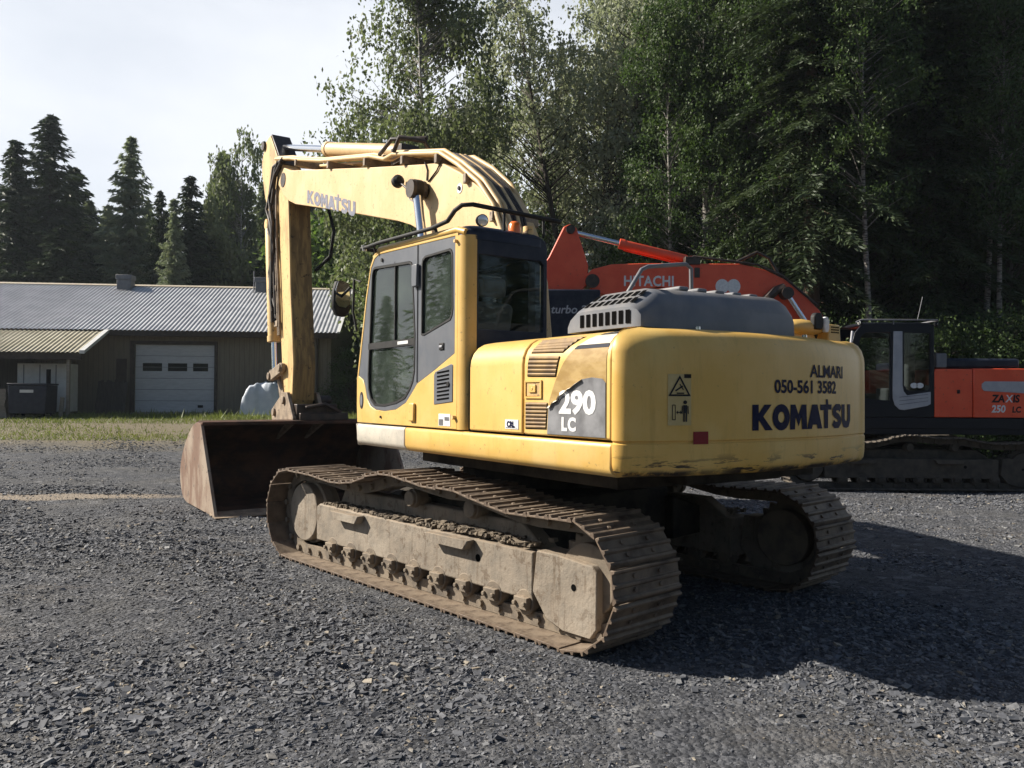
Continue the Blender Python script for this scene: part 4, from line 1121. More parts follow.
def ram(name, p0, p1, split, rb, rr, parent, mat='pale_yellow', rod_mat='chrome', eye=None):
    p0, p1 = Vector(p0), Vector(p1); d = (p1 - p0); m = p0 + d * split; dn = d.normalized()
    mb = MB(); mb.tube([p0, p0 + dn * .04, m - dn * .10, m - dn * .098, m, m + dn * .002], [rb * .8, rb, rb, rb * 1.12, rb * 1.12, rr * 1.2], 20)
    sd_ = dn.cross(Vector((1, 0, 0))).normalized()
    mb.tube([p0 + Vector((rb * .7, 0, 0)) + sd_ * rb * 1.05, p0 + dn * d.length * split * .92 + sd_ * rb * 1.05 + Vector((rb * .7, 0, 0))], rb * .16, 6)
    mb.cyl(p0 - dn * .06 + Vector((-rb * .9, 0, 0)), p0 - dn * .06 + Vector((rb * .9, 0, 0)), rb * .9, 14)
    o = mb.build(name, mat, parent, smooth=40)
    mb = MB(); mb.tube([m, p1], rr, 16); mb.build('cylinder_rod', rod_mat, o, smooth=40)
    mb = MB(); mb.cyl(p1 + Vector((-rr * 1.6, 0, 0)), p1 + Vector((rr * 1.6, 0, 0)), rr * 1.9, 14); mb.build('rod_eye', 'grease', o, smooth=40)
    return o
ram('arm_cylinder', (-.12, 2.72, 4.78), (-.12, 7.86, 6.16), .50, .105, .055, EX)
ram('boom_cylinder', (BX0 - .12, .98, 1.40), (BX0 - .12, 1.65, 4.03), .58, .095, .055, EX)
ram('boom_cylinder', (BX1 + .12, .98, 1.40), (BX1 + .12, 1.65, 4.03), .58, .095, .055, EX)

# ---- arm
AX0, AX1 = -.32, .04
arm_p = [(7.55, 6.25), (7.80, 6.20), (8.02, 5.92), (8.02, 5.70), (7.84, 5.26), (7.42, 4.55), (7.05, 3.6), (6.88, 2.8), (6.78, 2.2), (6.66, 1.72), (6.56, 1.52), (6.36, 1.50), (6.26, 1.62), (6.22, 2.2), (6.26, 2.5), (6.41, 3.53), (6.47, 4.2), (6.54, 4.85), (6.66, 5.25), (7.0, 5.62)]
mb = MB(); mb.prism(arm_p, lambda u, v: (AX0, u, v), lambda u, v: (AX1, u, v)); ARM = mb.build('arm', 'arm_yellow', EX, bevel=.012)
for y_, z_, r_ in ((6.72, 5.28, .12), (7.86, 6.14, .08)):
    mb = MB(); mb.cyl((AX0 - .04, y_, z_), (AX1 + .04, y_, z_), r_, 18); mb.build('pivot_pin', 'grease', ARM, smooth=40)
mb = MB(); mb.prism([(7.56, 6.285), (7.30, 6.0), (6.98, 5.63), (7.10, 5.5), (7.75, 6.1)], lambda u, v: (AX0 + .025, u, v), lambda u, v: (AX1 - .005, u, v)); mb.build('cylinder_clevis', 'grease', ARM, bevel=.012)
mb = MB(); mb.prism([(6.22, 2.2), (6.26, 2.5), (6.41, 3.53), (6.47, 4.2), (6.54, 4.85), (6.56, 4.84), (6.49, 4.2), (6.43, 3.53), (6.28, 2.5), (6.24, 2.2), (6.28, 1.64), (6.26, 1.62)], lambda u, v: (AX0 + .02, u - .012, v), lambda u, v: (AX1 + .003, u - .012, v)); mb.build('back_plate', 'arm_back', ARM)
hs = []
rnd = random.Random(5)
for i in range(7):
    x = AX0 - .03 - .02 * (i % 3); j = lambda s: rnd.uniform(-s, s)
    base = [(6.75 + j(.1), 5.60 + j(.05)), (7.10 + j(.12), 5.50 + j(.1)), (7.32 + j(.12), 5.05 + j(.15)), (7.22 + j(.15), 4.6 + j(.1)), (7.12 + j(.12), 4.2), (7.15 + j(.12), 3.8), (7.06 + j(.08), 3.4), (7.02 + j(.08), 3.0 + j(.2))]
    mb = MB(); mb.tube([(x - abs(j(.03)), y, z) for y, z in base], .028, 8); mb.build('hydraulic_hose', 'grease', ARM, smooth=60)
for i in range(2):
    x = AX0 - .02
    mb = MB(); mb.tube([(x, 7.2 - i * .1, 5.2), (x - .02, 7.12 - i * .09, 4.5), (x - .02, 6.98 - i * .08, 3.6), (x - .02, 6.86 - i * .07, 2.7)], .022, 8); mb.build('hydraulic_pipe', 'linkage', ARM, smooth=60)
mb = MB(); mb.tube([(AX1 + .02, 6.55, 4.9), (AX1 + .14, 6.05, 4.75), (AX1 + .16, 5.85, 4.35), (AX1 + .14, 5.95, 3.95), (AX1 + .02, 6.28, 3.75)], .028, 8); mb.build('hydraulic_hose', 'black', ARM, smooth=60)
for z in (4.9, 4.2, 3.5, 2.9):
    mb = MB(); mb.box(AX0 - .07, AX0, 6.85 + (z - 2.9) * .16, 7.02 + (z - 2.9) * .18, z - .05, z + .05); mb.build('pipe_clamp', 'linkage', ARM, bevel=.008)
ram('bucket_cylinder', (-.30, 7.52, 4.62), (-.30, 7.22, 2.05), .78, .10, .05, EX, 'arm_yellow')

# ---- bucket linkage and bucket
mb = MB()
def link(a, b, w, x0, x1):
    a, b = Vector((0, *a)), Vector((0, *b)); d = (b - a).normalized(); n_ = Vector((0, -d.z, d.y)) * w
    pts = [a - d * w + n_ * .6, a - d * w - n_ * .6, a - n_, b - n_, b + d * w - n_ * .6, b + d * w + n_ * .6, b + n_, a + n_]
    mb.prism([(p.y, p.z) for p in pts], lambda u, v: (x0, u, v), lambda u, v: (x1, u, v))
link((6.62, 2.15), (7.18, 2.02), .085, AX0 - .09, AX0 - .02); link((6.62, 2.15), (7.18, 2.02), .085, AX1 + .02, AX1 + .09)
link((7.18, 2.02), (6.90, 1.42), .10, -.25, 0.0)
for y, z in ((6.62, 2.15), (7.18, 2.02), (6.90, 1.42), (6.42, 1.62)): mb.cyl((AX0 - .12, y, z), (AX1 + .12, y, z), .065, 14)
mb.build('bucket_linkage', 'linkage', EX, bevel=.012)
BKX0, BKX1 = -1.79, 1.22
shell = [(5.88, 1.27), (6.15, 1.285), (6.45, 1.20), (6.8, 1.0), (7.08, .76), (7.22, .5), (7.17, .26), (6.98, .09), (6.7, .03), (5.01, .015)]
def smooth_poly(P, k=4):
    out = [P[0]]
    for i in range(len(P) - 1):
        p0, p1, p2, p3 = P[max(i - 1, 0)], P[i], P[i + 1], P[min(i + 2, len(P) - 1)]
        for t in np.linspace(0, 1, k + 1)[1:]:
            out.append(tuple(0.5 * ((2 * p1[c]) + (-p0[c] + p2[c]) * t + (2 * p0[c] - 5 * p1[c] + 4 * p2[c] - p3[c]) * t * t + (-p0[c] + 3 * p1[c] - 3 * p2[c] + p3[c]) * t ** 3) for c in (0, 1)))
    return out
shell = smooth_poly(shell[:-1]) + [shell[-1]]
def inset_shell(t):
    out = []
    for i, p in enumerate(shell):
        a = Vector(shell[max(i - 1, 0)]); b = Vector(shell[min(i + 1, len(shell) - 1)]); d = (b - a).normalized(); nn = Vector((d.y, -d.x))
        out.append((p[0] - abs(t) * (1 if nn.x > 0 else -1) * abs(nn.x), p[1] - nn.y * t if False else p[1] + (-t if nn.y > 0 else t) * abs(nn.y)))
    return out
inner = inset_shell(.03)
mb = MB(); mb.prism(shell + inner[::-1], lambda u, v: (BKX0 + .02, u, v), lambda u, v: (BKX1 - .02, u, v))
BK = mb.build('bucket', 'rust_dark', EX)
for x in (BKX0, BKX1):
    mb = MB(); mb.prism(shell, lambda u, v: (x - .022, u, v), lambda u, v: (x + .022, u, v)); mb.build('side_plate', 'rust', BK, bevel=.006)
mb = MB(); mb.prism([(4.93, .0), (4.93, .012), (5.30, .055), (5.30, .0)], lambda u, v: (BKX0 - .03, u, v), lambda u, v: (BKX1 + .03, u, v)); ce = mb.build('cutting_edge', 'linkage', BK, bevel=.004)
mb = MB(); mb.box(BKX0, BKX1, 5.86, 5.94, 1.245, 1.30); mb.build('top_lip', 'rust_dark', BK, bevel=.008)
mb = MB(); mb.prism([(6.0, 1.26), (5.98, 1.34), (6.3, 1.75), (6.50, 1.75), (7.0, 1.50), (7.08, 1.38), (6.9, .95)], lambda u, v: (-.40, u, v), lambda u, v: (-.34, u, v))
mb.prism([(6.0, 1.26), (5.98, 1.34), (6.3, 1.75), (6.50, 1.75), (7.0, 1.50), (7.08, 1.38), (6.9, .95)], lambda u, v: (.09, u, v), lambda u, v: (.15, u, v))
mb.build('bucket_ear', 'linkage', BK, bevel=.01)
mb = MB(); mb.box(-.33, .34, 6.0, 6.7, 1.30, 1.56); mb.box(-.30, .50, 5.92, 6.2, 1.30, 1.42); mb.cyl((-.36, 6.42, 1.62), (.38, 6.42, 1.62), .08, 14); mb.tube([(-.2, 5.96, 1.5), (.1, 5.9, 1.56), (.4, 6.0, 1.42)], .035, 8)
mb.build('quick_coupler', 'grease', BK, bevel=.015)

# ------------------------------------------------------------------ the red excavator behind
HX = empty('excavator', (7.5, 16.27, 0.0), R(90))
tag(HX, 'red and black crawler excavator in the shade at the forest edge behind the yellow one', 'excavator')
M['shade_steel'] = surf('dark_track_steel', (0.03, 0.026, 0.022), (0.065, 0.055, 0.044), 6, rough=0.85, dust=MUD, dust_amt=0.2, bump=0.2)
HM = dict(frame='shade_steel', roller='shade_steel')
for sx in (-1, 1):
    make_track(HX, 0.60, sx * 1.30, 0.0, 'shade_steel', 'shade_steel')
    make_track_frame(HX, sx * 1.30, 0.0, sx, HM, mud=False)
mb = MB(); mb.box(-1.15, 1.15, -.7, .7, .40, .80); mb.cyl((0, 0, .8), (0, 0, 1.05), .65, 36); mb.build('center_frame', 'deck', HX, bevel=.01)
mb = MB(); mb.box(-1.34, 1.34, -2.1, 1.2, 1.03, 1.16); mb.box(-1.36, 1.36, -2.9, 1.28, 1.14, 1.34); mb.build('revolving_frame', 'hit_black', HX, bevel=.012)
# local helper: photo-side coordinates (X to the right, z) -> local y = 7.5 - X
def hx(off): return lambda X, z: (-1.36 - off, 7.5 - X, z)
mb = MB(); mb.prism([(7.86, 1.355), (8.57, 1.355), (8.57, 2.26), (7.90, 2.26), (7.86, 2.22)], hx(0), hx(-1.0)); e1 = mb.build('engine_door', 'orange', HX, bevel=.018)
mb = MB(); mb.prism([(8.585, 1.355), (10.3, 1.355), (10.3, 2.27), (8.585, 2.27)], hx(0), hx(-1.0)); e2 = mb.build('engine_door', 'orange', HX, bevel=.018)
mb = MB(); mb.box(-1.38, -1.36, -.83, -.78, 1.80, 1.87); mb.build('door_latch', 'hit_black', e1, bevel=.005)
mb = MB(); mb.prism([(8.74, 1.90), (8.78, 1.85), (9.72, 1.80), (9.75, 1.84), (9.75, 1.98), (9.70, 2.03), (8.80, 2.03), (8.74, 1.98)], hx(.012), hx(-.01)); e3 = mb.build('vent_panel', 'silver', e2, bevel=.006)
for (txt, X, z, s, m_, b) in (('ZA', 8.93, 1.645, .19, 'hit_black', .008), ('X', 9.185, 1.645, .19, 'white', .004), ('IS', 9.315, 1.645, .19, 'hit_black', .008), ('250', 8.92, 1.455, .185, 'white', .006), ('LC', 9.30, 1.455, .15, 'hit_black', .006)):
    put_text('lettering', [text_geo(txt, s, b, shear=.12)], m_, e2, lambda u, v: (-1.363, 7.5 - (X + u * .92), z + v))
# tail weight, rear and right bodywork
mb = MB(); mb.prism([(-1.36, -2.80), (-1.25, -3.0), (-.6, -3.12), (0, -3.15), (.6, -3.12), (1.25, -3.0), (1.36, -2.80)], lambda u, v: (u, v, 1.15), lambda u, v: (u, v, 2.25)); mb.build('counterweight', 'orange', HX, bevel=.04)
mb = MB(); mb.box(-.34, 1.36, -2.78, .4, 1.36, 2.26); mb.build('body_cover', 'orange', HX, bevel=.03)
mb = MB(); mb.box(-1.30, 1.20, -2.0, -.42, 2.27, 2.46); hh_ = mb.build('engine_hood', 'navy', HX, bevel=.05)
mb = MB(); mb.box(-1.32, -1.0, -.62, -.42, 2.28, 2.55); mb.build('hood_vent', 'hood_grey', hh_, bevel=.02)
mb = MB(); mb.box(-1.2, -.4, -.36, 1.2, 1.35, 1.42); mb.build('body_floor', 'hit_black', HX)
# cab
HC = empty('cab'); HC.parent = HX
oc = [(6.22, 1.36), (7.84, 1.36), (7.86, 1.45), (7.86, 2.98), (7.80, 3.08), (7.70, 3.11), (6.70, 3.10), (6.50, 3.06), (6.38, 2.92), (6.20, 2.2), (6.16, 1.8)]
w1 = [(6.32, 1.72), (7.04, 1.66), (7.04, 2.93), (6.60, 2.93), (6.50, 2.86), (6.30, 2.15)]
w2 = [(7.30, 1.95), (7.36, 1.85), (7.74, 1.85), (7.78, 1.90), (7.78, 2.92), (7.30, 2.93)]
mb = MB(); mb.plate(oc, [w1, w2], hx(0), hx(-.06)); hs_ = mb.build('side_frame', 'hit_black', HC, bevel=.006)
for w in (w1, w2):
    mb = MB(); mb.prism(w, hx(-.02), hx(-.026)); mb.build('side_glass', 'glass_dark', hs_)
pil = [(7.10, 2.955), (7.265, 2.955), (7.265, 1.95), (7.285, 1.84), (7.35, 1.76), (7.79, 1.83), (7.79, 1.60), (7.72, 1.565), (7.30, 1.485), (7.20, 1.50), (7.12, 1.58), (7.085, 1.70), (7.08, 1.85)]
mb = MB(); mb.prism(pil, hx(.012), hx(-.01)); pp = mb.build('door_pillar', 'silver', HC, bevel=.008)
mb = MB()
for k in range(3): mb.prism([(7.20 + .0 * k, 1.58 + k * .07), (7.74, 1.655 + k * .06), (7.74, 1.665 + k * .06), (7.20, 1.592 + k * .07)], hx(.0145), hx(.010))
mb.build('pillar_groove', 'hood_grey', pp)
mb = MB()
for cx_ in (7.49, 7.60): mb.prism([(cx_ + .068 * math.cos(t), 1.945 + .05 * math.sin(t)) for t in np.linspace(0, 6.283, 20, endpoint=False)], hx(-.012), hx(-.018))
mb.build('round_emblem', 'white', HC)
mb = MB(); mb.plate(oc, [[(6.35, 1.8), (7.7, 1.8), (7.7, 2.9), (6.6, 2.9)]], hx(-.92), hx(-.98)); mb.build('side_frame', 'hit_black', HC)
mb = MB(); mb.box(-1.35, -.40, -.36, -.30, 1.36, 1.95); mb.box(-1.35, -1.27, -.36, -.30, 1.95, 3.08); mb.box(-.48, -.40, -.36, -.30, 1.95, 3.08); mb.build('rear_wall', 'hit_black', HC)
mb = MB(); mb.box(-1.34, -.40, -.30, 1.0, 3.05, 3.12); mb.build('roof', 'hit_black', HC, bevel=.03)
mb = MB(); mb.box(-1.1, -.65, -.05, .42, 1.42, 1.9); mb.box(-1.1, -.65, -.15, .02, 1.9, 2.55); mb.build('seat', 'seat', HC, bevel=.04)
mb = MB(); mb.prism([(7.30, 2.08), (7.42, 2.40), (7.70, 2.44), (7.68, 2.10)], hx(-.4), hx(-.45)); mb.build('side_mirror', 'mirror', HC, bevel=.01)
mb = MB(); mb.tube([(-1.37, 1.10, 3.12), (-1.37, 1.0, 3.165), (-1.37, -.42, 3.165), (-1.30, -.46, 3.165), (-.42, -.46, 3.165)], .016, 8); mb.tube([(-1.37, .4, 3.08), (-1.37, .4, 3.165)], .012, 6); hr = mb.build('roof_rail', 'hood_grey', HC, smooth=60)
mb = MB(); mb.tube([(-1.35, -.05, 3.15), (-1.35, -.15, 3.60)], .006, 5); mb.build('antenna', 'hood_grey', HC)
work_lamp('work_lamp', HC, (-1.36, -.40, 3.09), (-.3, -1, -.1), .045)
work_lamp('work_lamp', HC, (-1.36, 1.03, 3.11), (-.4, 1, -.1), .045)
mb = MB(); mb.tube([(-1.40, 1.18, 2.95), (-1.42, 1.24, 2.5)], .025, 8); mb.build('mirror_bracket', 'silver', HC, smooth=60)
# boom, arm and cylinders (machine mid-plane)
def hb(x): return lambda X, z: (x, 7.5 - X, z)
hboom = [(1.45, 4.12), (1.60, 4.26), (1.98, 4.36), (2.6, 4.385), (3.8, 4.385), (4.55, 4.385), (5.05, 4.27), (5.45, 4.08), (5.85, 3.76), (6.15, 3.46), (6.50, 2.9), (6.85, 2.2), (7.1, 1.7), (6.9, 1.55), (6.6, 1.65), (6.1, 2.35), (5.6, 2.95), (5.1, 3.35), (4.5, 3.58), (3.6, 3.62), (2.2, 3.66), (1.6, 3.80)]
mb = MB(); mb.prism(hboom, hb(-.25), hb(.25)); HB = mb.build('boom', 'orange', HX, bevel=.02)
put_text('maker_lettering', [text_geo('HITACHI', .285, .008, spacing=1.06)], 'white', HB, lambda u, v: (-.254, 7.5 - (2.22 + u * .87), 3.93 + v))
mb = MB()
for cx_ in (4.20, 4.43): mb.prism([(cx_ + .135 * math.cos(t), 3.93 + .145 * math.sin(t)) for t in np.linspace(0, 6.283, 28, endpoint=False)], hb(-.2535 - .001 * (cx_ > 4.3)), hb(-.245))
mb.build('round_emblem', 'white', HB)
mb = MB(); mb.tube([hb(-.24)(X, z) for X, z in ((4.5, 4.43), (4.9, 4.62), (5.15, 4.5), (5.3, 4.22))], .03, 8); mb.tube([hb(-.28)(X, z) for X, z in ((3.5, 4.40), (3.62, 4.52), (4.2, 4.45), (4.9, 4.36), (5.4, 4.14), (6.1, 3.55))], .025, 8); mb.build('hydraulic_hose', 'grease', HB, smooth=60)
mb = MB(); mb.box(-.30, .30, 7.5 - 3.75, 7.5 - 3.45, 4.36, 4.52); mb.box(-.27, -.25, 7.5 - 3.75, 7.5 - 3.64, 4.10, 4.3); mb.build('cylinder_bracket', 'grease', HB, bevel=.01)
harm = [(1.02, 5.12), (1.16, 5.18), (1.28, 5.10), (1.52, 4.34), (1.50, 3.95), (1.30, 3.75), (.6, 3.0), (-.4, 1.9), (-.65, 1.95), (-.55, 2.3), (.3, 3.9), (.72, 4.5)]
mb = MB(); mb.prism(harm, hb(-.20), hb(.20)); HA = mb.build('arm', 'orange', HX, bevel=.02)
for X_, z_, r_ in ((1.16, 5.06, .09), (1.60, 4.02, .14)):
    mb = MB(); mb.cyl(hb(-.28)(X_, z_), hb(.28)(X_, z_), r_, 16); mb.build('pivot_pin', 'grease', HA, smooth=40)
mb = MB(); mb.box(-.36, -.21, 7.5 - 1.75, 7.5 - .55, 2.65, 3.84); tb = mb.build('hose_guard', 'navy', HA, bevel=.03)
put_text('lettering', [text_geo('turbo 2', .23, .004, shear=.2)], 'silver', tb, lambda u, v: (-.363, 7.5 - (.76 + u), 3.36 + v))
ram('arm_cylinder', hb(0)(3.55, 4.50), hb(0)(1.17, 5.06), .58, .095, .055, HX, 'orange')
ram('boom_cylinder', hb(-.36)(6.95, 1.5), hb(-.36)(5.45, 3.78), .55, .09, .055, HX, 'orange')
ram('boom_cylinder', hb(.36)(6.95, 1.5), hb(.36)(5.45, 3.78), .55, .09, .055, HX, 'orange')
mb = MB(); mb.cyl(hb(-.46)(5.45, 3.78), hb(.46)(5.45, 3.78), .12, 16); mb.tube([hb(-.3)(4.95, 3.4), hb(-.34)(5.05, 3.66), hb(-.34)(5.25, 3.84), hb(-.34)(5.42, 3.9)], .09, 8); mb.build('cylinder_pin', 'grease', HB, smooth=40)
mb = MB(); mb.prism([(-.75, 1.95), (-.35, 1.85), (.15, 1.2), (.25, .5), (-.1, .1), (-.9, .05), (-1.0, .2), (-.6, 1.2)], hb(-.65), hb(.65)); mb.build('bucket', 'rust_dark', HX, bevel=.02)

# ------------------------------------------------------------------ workshop building
M['cladding'] = None
def cladding(name, c1, c2, width):
    m, nt, b = new_mat(name)
    tc = nt.nodes.new('ShaderNodeTexCoord'); sp = nt.nodes.new('ShaderNodeSeparateXYZ'); nt.links.new(tc.outputs['Object'], sp.inputs['Vector'])
    w = nmath(nt, 'FRACT', nmath(nt, 'DIVIDE', nmath(nt, 'ADD', sp.outputs['X'], sp.outputs['Y']), width))
    gap = nrange(nt, w, .0, .10)
    c = nmix(nt, c1, c2, nrange(nt, nnoise(nt, 3, 5, .6, (4, 4, .4)), .3, .7))
    c = nmix(nt, (c1[0] * .35, c1[1] * .35, c1[2] * .35), c, gap)
    nt.links.new(c, b.inputs['Base Color']); b.inputs['Roughness'].default_value = .8
    return m
M['cladding'] = cladding('brown_board_cladding', (.145, .125, .09), (.19, .162, .118), .22)
M['dark_board'] = cladding('dark_board_cladding', (.03, .026, .022), (.055, .047, .038), .2)
M['tin'] = surf('grey_corrugated_tin', (.36, .365, .38), (.46, .465, .475), 1.2, rough=.42, metal=.15, speck=(.16, .15, .14), speck_amt=.2, speck_scale=4)
M['mossy_tin'] = surf('mossy_corrugated_sheet', (.30, .27, .18), (.40, .36, .26), 1.5, rough=.7, speck=(.12, .11, .06), speck_amt=.4, speck_scale=3)
M['trim_white'] = surf('white_trim', (.62, .62, .60), (.55, .55, .53), 5, rough=.6)
M['trim_tan'] = surf('tan_ridge_cap', (.42, .36, .26), (.5, .43, .33), 4, rough=.6)
M['door_white'] = surf('white_lifting_door', (.42, .43, .44), (.48, .49, .50), 3, rough=.5, stretch=(1, 1, 5))
M['dark_wood'] = surf('dark_stained_wood', (.035, .026, .02), (.06, .045, .033), 5, rough=.8)
M['concrete'] = surf('grey_concrete', (.24, .235, .22), (.32, .31, .29), 3, rough=.9)
M['pallet'] = surf('weathered_pallet_wood', (.16, .14, .115), (.25, .22, .18), 5, rough=.85, stretch=(1, 6, 6))
M['tarp'] = surf('pale_blue_white_tarp', (.46, .51, .58), (.56, .60, .66), 3, rough=.55, bump=.2, bscale=5)
PHI = R(6.0)
BZ = 0.70
BO = (-18.836, 36.0, BZ)
BD = empty('workshop_building', BO, PHI)
tag(BD, 'long low workshop with grey corrugated roof, brown boards and white lifting door', 'building')
def corrugated(name, mat, x0, x1, y0, z0, y1, z1, parent, pitch=.19, amp=.020):
    n = int((x1 - x0) / pitch * 6); xs = np.linspace(x0, x1, n + 1)
    h = amp * np.clip(1.5 * np.sin(2 * np.pi * xs / pitch), -1, 1)
    rows = 5; vs = []
    for j in range(rows):
        t = j / (rows - 1)
        vs += [(x, y0 + (y1 - y0) * t, z0 + (z1 - z0) * t + hh) for x, hh in zip(xs, h)]
    m = n + 1
    fs = [(j * m + i, j * m + i + 1, (j + 1) * m + i + 1, (j + 1) * m + i) for j in range(rows - 1) for i in range(n)]
    mb = MB(); mb.add(vs, fs); return mb.build(name, mat, parent, smooth=60)
z = lambda a: a - BZ
RX0, RX1 = -16.0, 10.85
mb = MB(); mb.plate([(RX0, 0), (10.5, 0), (10.5, z(4.72)), (RX0, z(4.72))], [[(1.8, z(.88)), (5.28, z(.88)), (5.28, z(3.96)), (1.8, z(3.96))]], lambda u, v: (u, 0, v), lambda u, v: (u, .2, v))
mb.prism([(.2, 0), (12, 0), (12, z(4.75)), (6, z(7.30)), (.2, z(4.82))], lambda u, v: (10.30, u, v), lambda u, v: (10.5, u, v))
mb.box(RX0, 10.5, 11.8, 12.0, 0, z(4.7))
wl_ = mb.build('wall', 'cladding', BD)
RF = corrugated('roof', 'tin', RX0, RX1, -.62, z(4.56), 6.0, z(7.40), BD)
corrugated('roof', 'tin', RX0, RX1, 12.62, z(4.56), 6.0, z(7.40), BD)
mb = MB(); mb.prism([(5.80, z(7.36)), (6.0, z(7.46)), (6.2, z(7.36))], lambda u, v: (RX0, u, v), lambda u, v: (RX1, u, v)); mb.build('ridge_cap', 'trim_tan', RF)
mb = MB(); mb.prism([(-.64, z(4.53)), (-.64, z(4.60)), (6.0, z(7.45)), (6.0, z(7.38))], lambda u, v: (RX1, u, v), lambda u, v: (RX1 + .12, u, v)); mb.build('verge_trim', 'trim_white', RF)
mb = MB(); mb.box(RX0, RX1, -.60, -.50, z(4.30), z(4.535)); mb.box(RX0, RX1, -.50, 0, z(4.33), z(4.36)); mb.build('fascia', 'dark_wood', BD)
for x0, x1 in ((-.98, -.28), (5.95, 6.62)):
    mb = MB(); mb.box(x0, x1, 5.25, 5.85, z(6.9), z(7.62)); mb.box(x0 - .04, x1 + .04, 5.2, 5.9, z(7.62), z(7.86)); mb.box(x0 - .12, x1 + .2, 5.15, 5.25, z(7.02), z(7.08))
    v_ = mb.build('roof_vent', 'hood_grey', RF, bevel=.02)
mb = MB(); mb.tube([(5.86, 5.4, z(7.0)), (5.86, 5.4, z(8.2))], .035, 8); mb.build('vent_pipe', 'hood_grey', RF)
GDW = MB()
wins = [[(2.11 + k * 1.10, z(2.76)), (2.98 + k * 1.10 - .02, z(2.76)), (2.98 + k * 1.10 - .02, z(3.12)), (2.11 + k * 1.10, z(3.12))] for k in range(3)]
wins = [[(min(p[0], 4.98), p[1]) for p in w] for w in wins]
GDW.plate([(1.8, z(.89)), (5.28, z(.89)), (5.28, z(3.96)), (1.8, z(3.96))], wins, lambda u, v: (u, .08, v), lambda u, v: (u, .14, v))
GD = GDW.build('garage_door', 'door_white', BD)
mb = MB()
for k in range(1, 6): mb.box(1.8, 5.28, .072, .08, z(.89 + k * .51), z(.89 + k * .51 + .02))
mb.build('door_seam', 'hood_grey', GD)
for w in wins:
    mb = MB(); mb.prism(w, lambda u, v: (u, .10, v), lambda u, v: (u, .11, v)); mb.build('window_pane', 'glass_dark', GD)
mb = MB(); mb.box(1.86, 5.22, .5, .55, z(.9), z(3.9)); mb.build('door_backing', 'hood_grey', GD)
mb = MB(); mb.box(4.55, 4.78, .04, .075, z(1.10), z(1.22)); mb.build('handle', 'black', GD)
mb = MB(); mb.box(1.60, 1.80, -.04, .06, 0, z(4.12)); mb.box(5.28, 5.42, -.04, .06, 0, z(4.12)); mb.box(1.80, 5.28, -.04, .06, z(3.96), z(4.12)); mb.build('door_frame', 'dark_wood', BD)
mb = MB(); mb.box(1.7, 5.4, -.35, -.0, -.2, z(.88)); mb.build('threshold', 'concrete', BD)
mb = MB(); mb.box(1.0, 1.45, -.02, .02, z(2.1), z(3.3)); mb.build('window_shutter', 'dark_wood', BD)
mb = MB(); mb.box(9.35, 9.62, -.06, -.002, 0, z(4.25)); mb.build('corner_board', 'cladding', BD)
mb = MB(); mb.tube([(9.9, -.1, 0), (9.9, -.1, z(4.3))], .05, 8); mb.build('downpipe', 'dark_wood', BD)
# lean-to on the left
LT = empty('lean_to_shed', BO, PHI)
tag(LT, 'open lean-to shed with mossy tan corrugated roof against the workshop', 'shed')
lr = corrugated('roof', 'mossy_tin', RX0, .72, -3.15, z(3.42), -.66, z(4.47), LT)
mb = MB(); mb.prism([(-3.20, z(3.36)), (-3.20, z(3.50)), (-.66, z(4.56)), (-.66, z(4.42))], lambda u, v: (.72, u, v), lambda u, v: (.92, u, v)); mb.build('verge_trim', 'trim_white', lr)
mb = MB(); mb.box(RX0, .72, -3.05, -2.95, z(3.12), z(3.38)); mb.build('fascia', 'dark_wood', LT)
for x in (.18, -3.6, -8):
    mb = MB(); mb.box(x - .06, x + .06, -2.95, -2.83, -.25, z(3.15)); mb.build('post', 'pallet', LT)
mb = MB(); mb.box(RX0, -2.4, -.35, -.25, 0, z(4.2)); mb.build('back_wall', 'dark_board', LT)
def bl(x, y, zz=0.0):
    c, s = math.cos(PHI), math.sin(PHI); return (BO[0] + c * x - s * y, BO[1] + s * x + c * y, zz)
def gz(p): return float(ground_h(np.array([p[0]]), np.array([p[1]]))[0])
# things under and beside the lean-to
p = bl(-1.35, -1.3); t = empty('site_cabin', (p[0], p[1], gz(p)), PHI)
tag(t, 'white panelled cabin with a dark slit window standing under the lean-to', 'cabin')
mb = MB(); mb.box(-1.0, 1.05, -.5, .5, .2, 2.25); cb_ = mb.build('cabin_body', 'trim_white', t, bevel=.02)
mb = MB(); mb.box(.18, .36, -.515, -.495, 1.2, 2.0); mb.build('window', 'hole', cb_)
mb = MB()
for x in (-.75, -.1, .55): mb.box(x, x + .035, -.515, -.498, .3, 2.2)
mb.build('panel_seam', 'hood_grey', cb_)
mb = MB(); mb.box(-1.0, 1.05, -.5, .5, 0, .2); mb.build('skid', 'dark_wood', t)
p = bl(-1.0, -3.3); t = empty('waste_bin', (p[0], p[1], gz(p)), PHI)
tag(t, 'dark steel waste container with a white label on its front', 'waste container')
mb = MB(); mb.prism([(-.70, .18), (.70, .18), (.74, 1.32), (-.74, 1.32)], lambda u, v: (u, -.5, v), lambda u, v: (u, .5, v)); b_ = mb.build('bin_body', 'navy', t, bevel=.03)
mb = MB(); mb.prism([(-.55, 1.33), (.55, 1.33), (.45, 1.42), (-.55, 1.44)], lambda u, v: (v * 0 + (-.76 if False else 0) + .0, u, v), lambda u, v: (0, u, v)) if False else mb.box(-.76, .76, -.54, .54, 1.325, 1.40); mb.build('lid', 'navy', t, bevel=.02)
mb = MB(); mb.box(-.28, .24, -.512, -.502, 1.02, 1.14); mb.build('label', 'trim_white', b_)
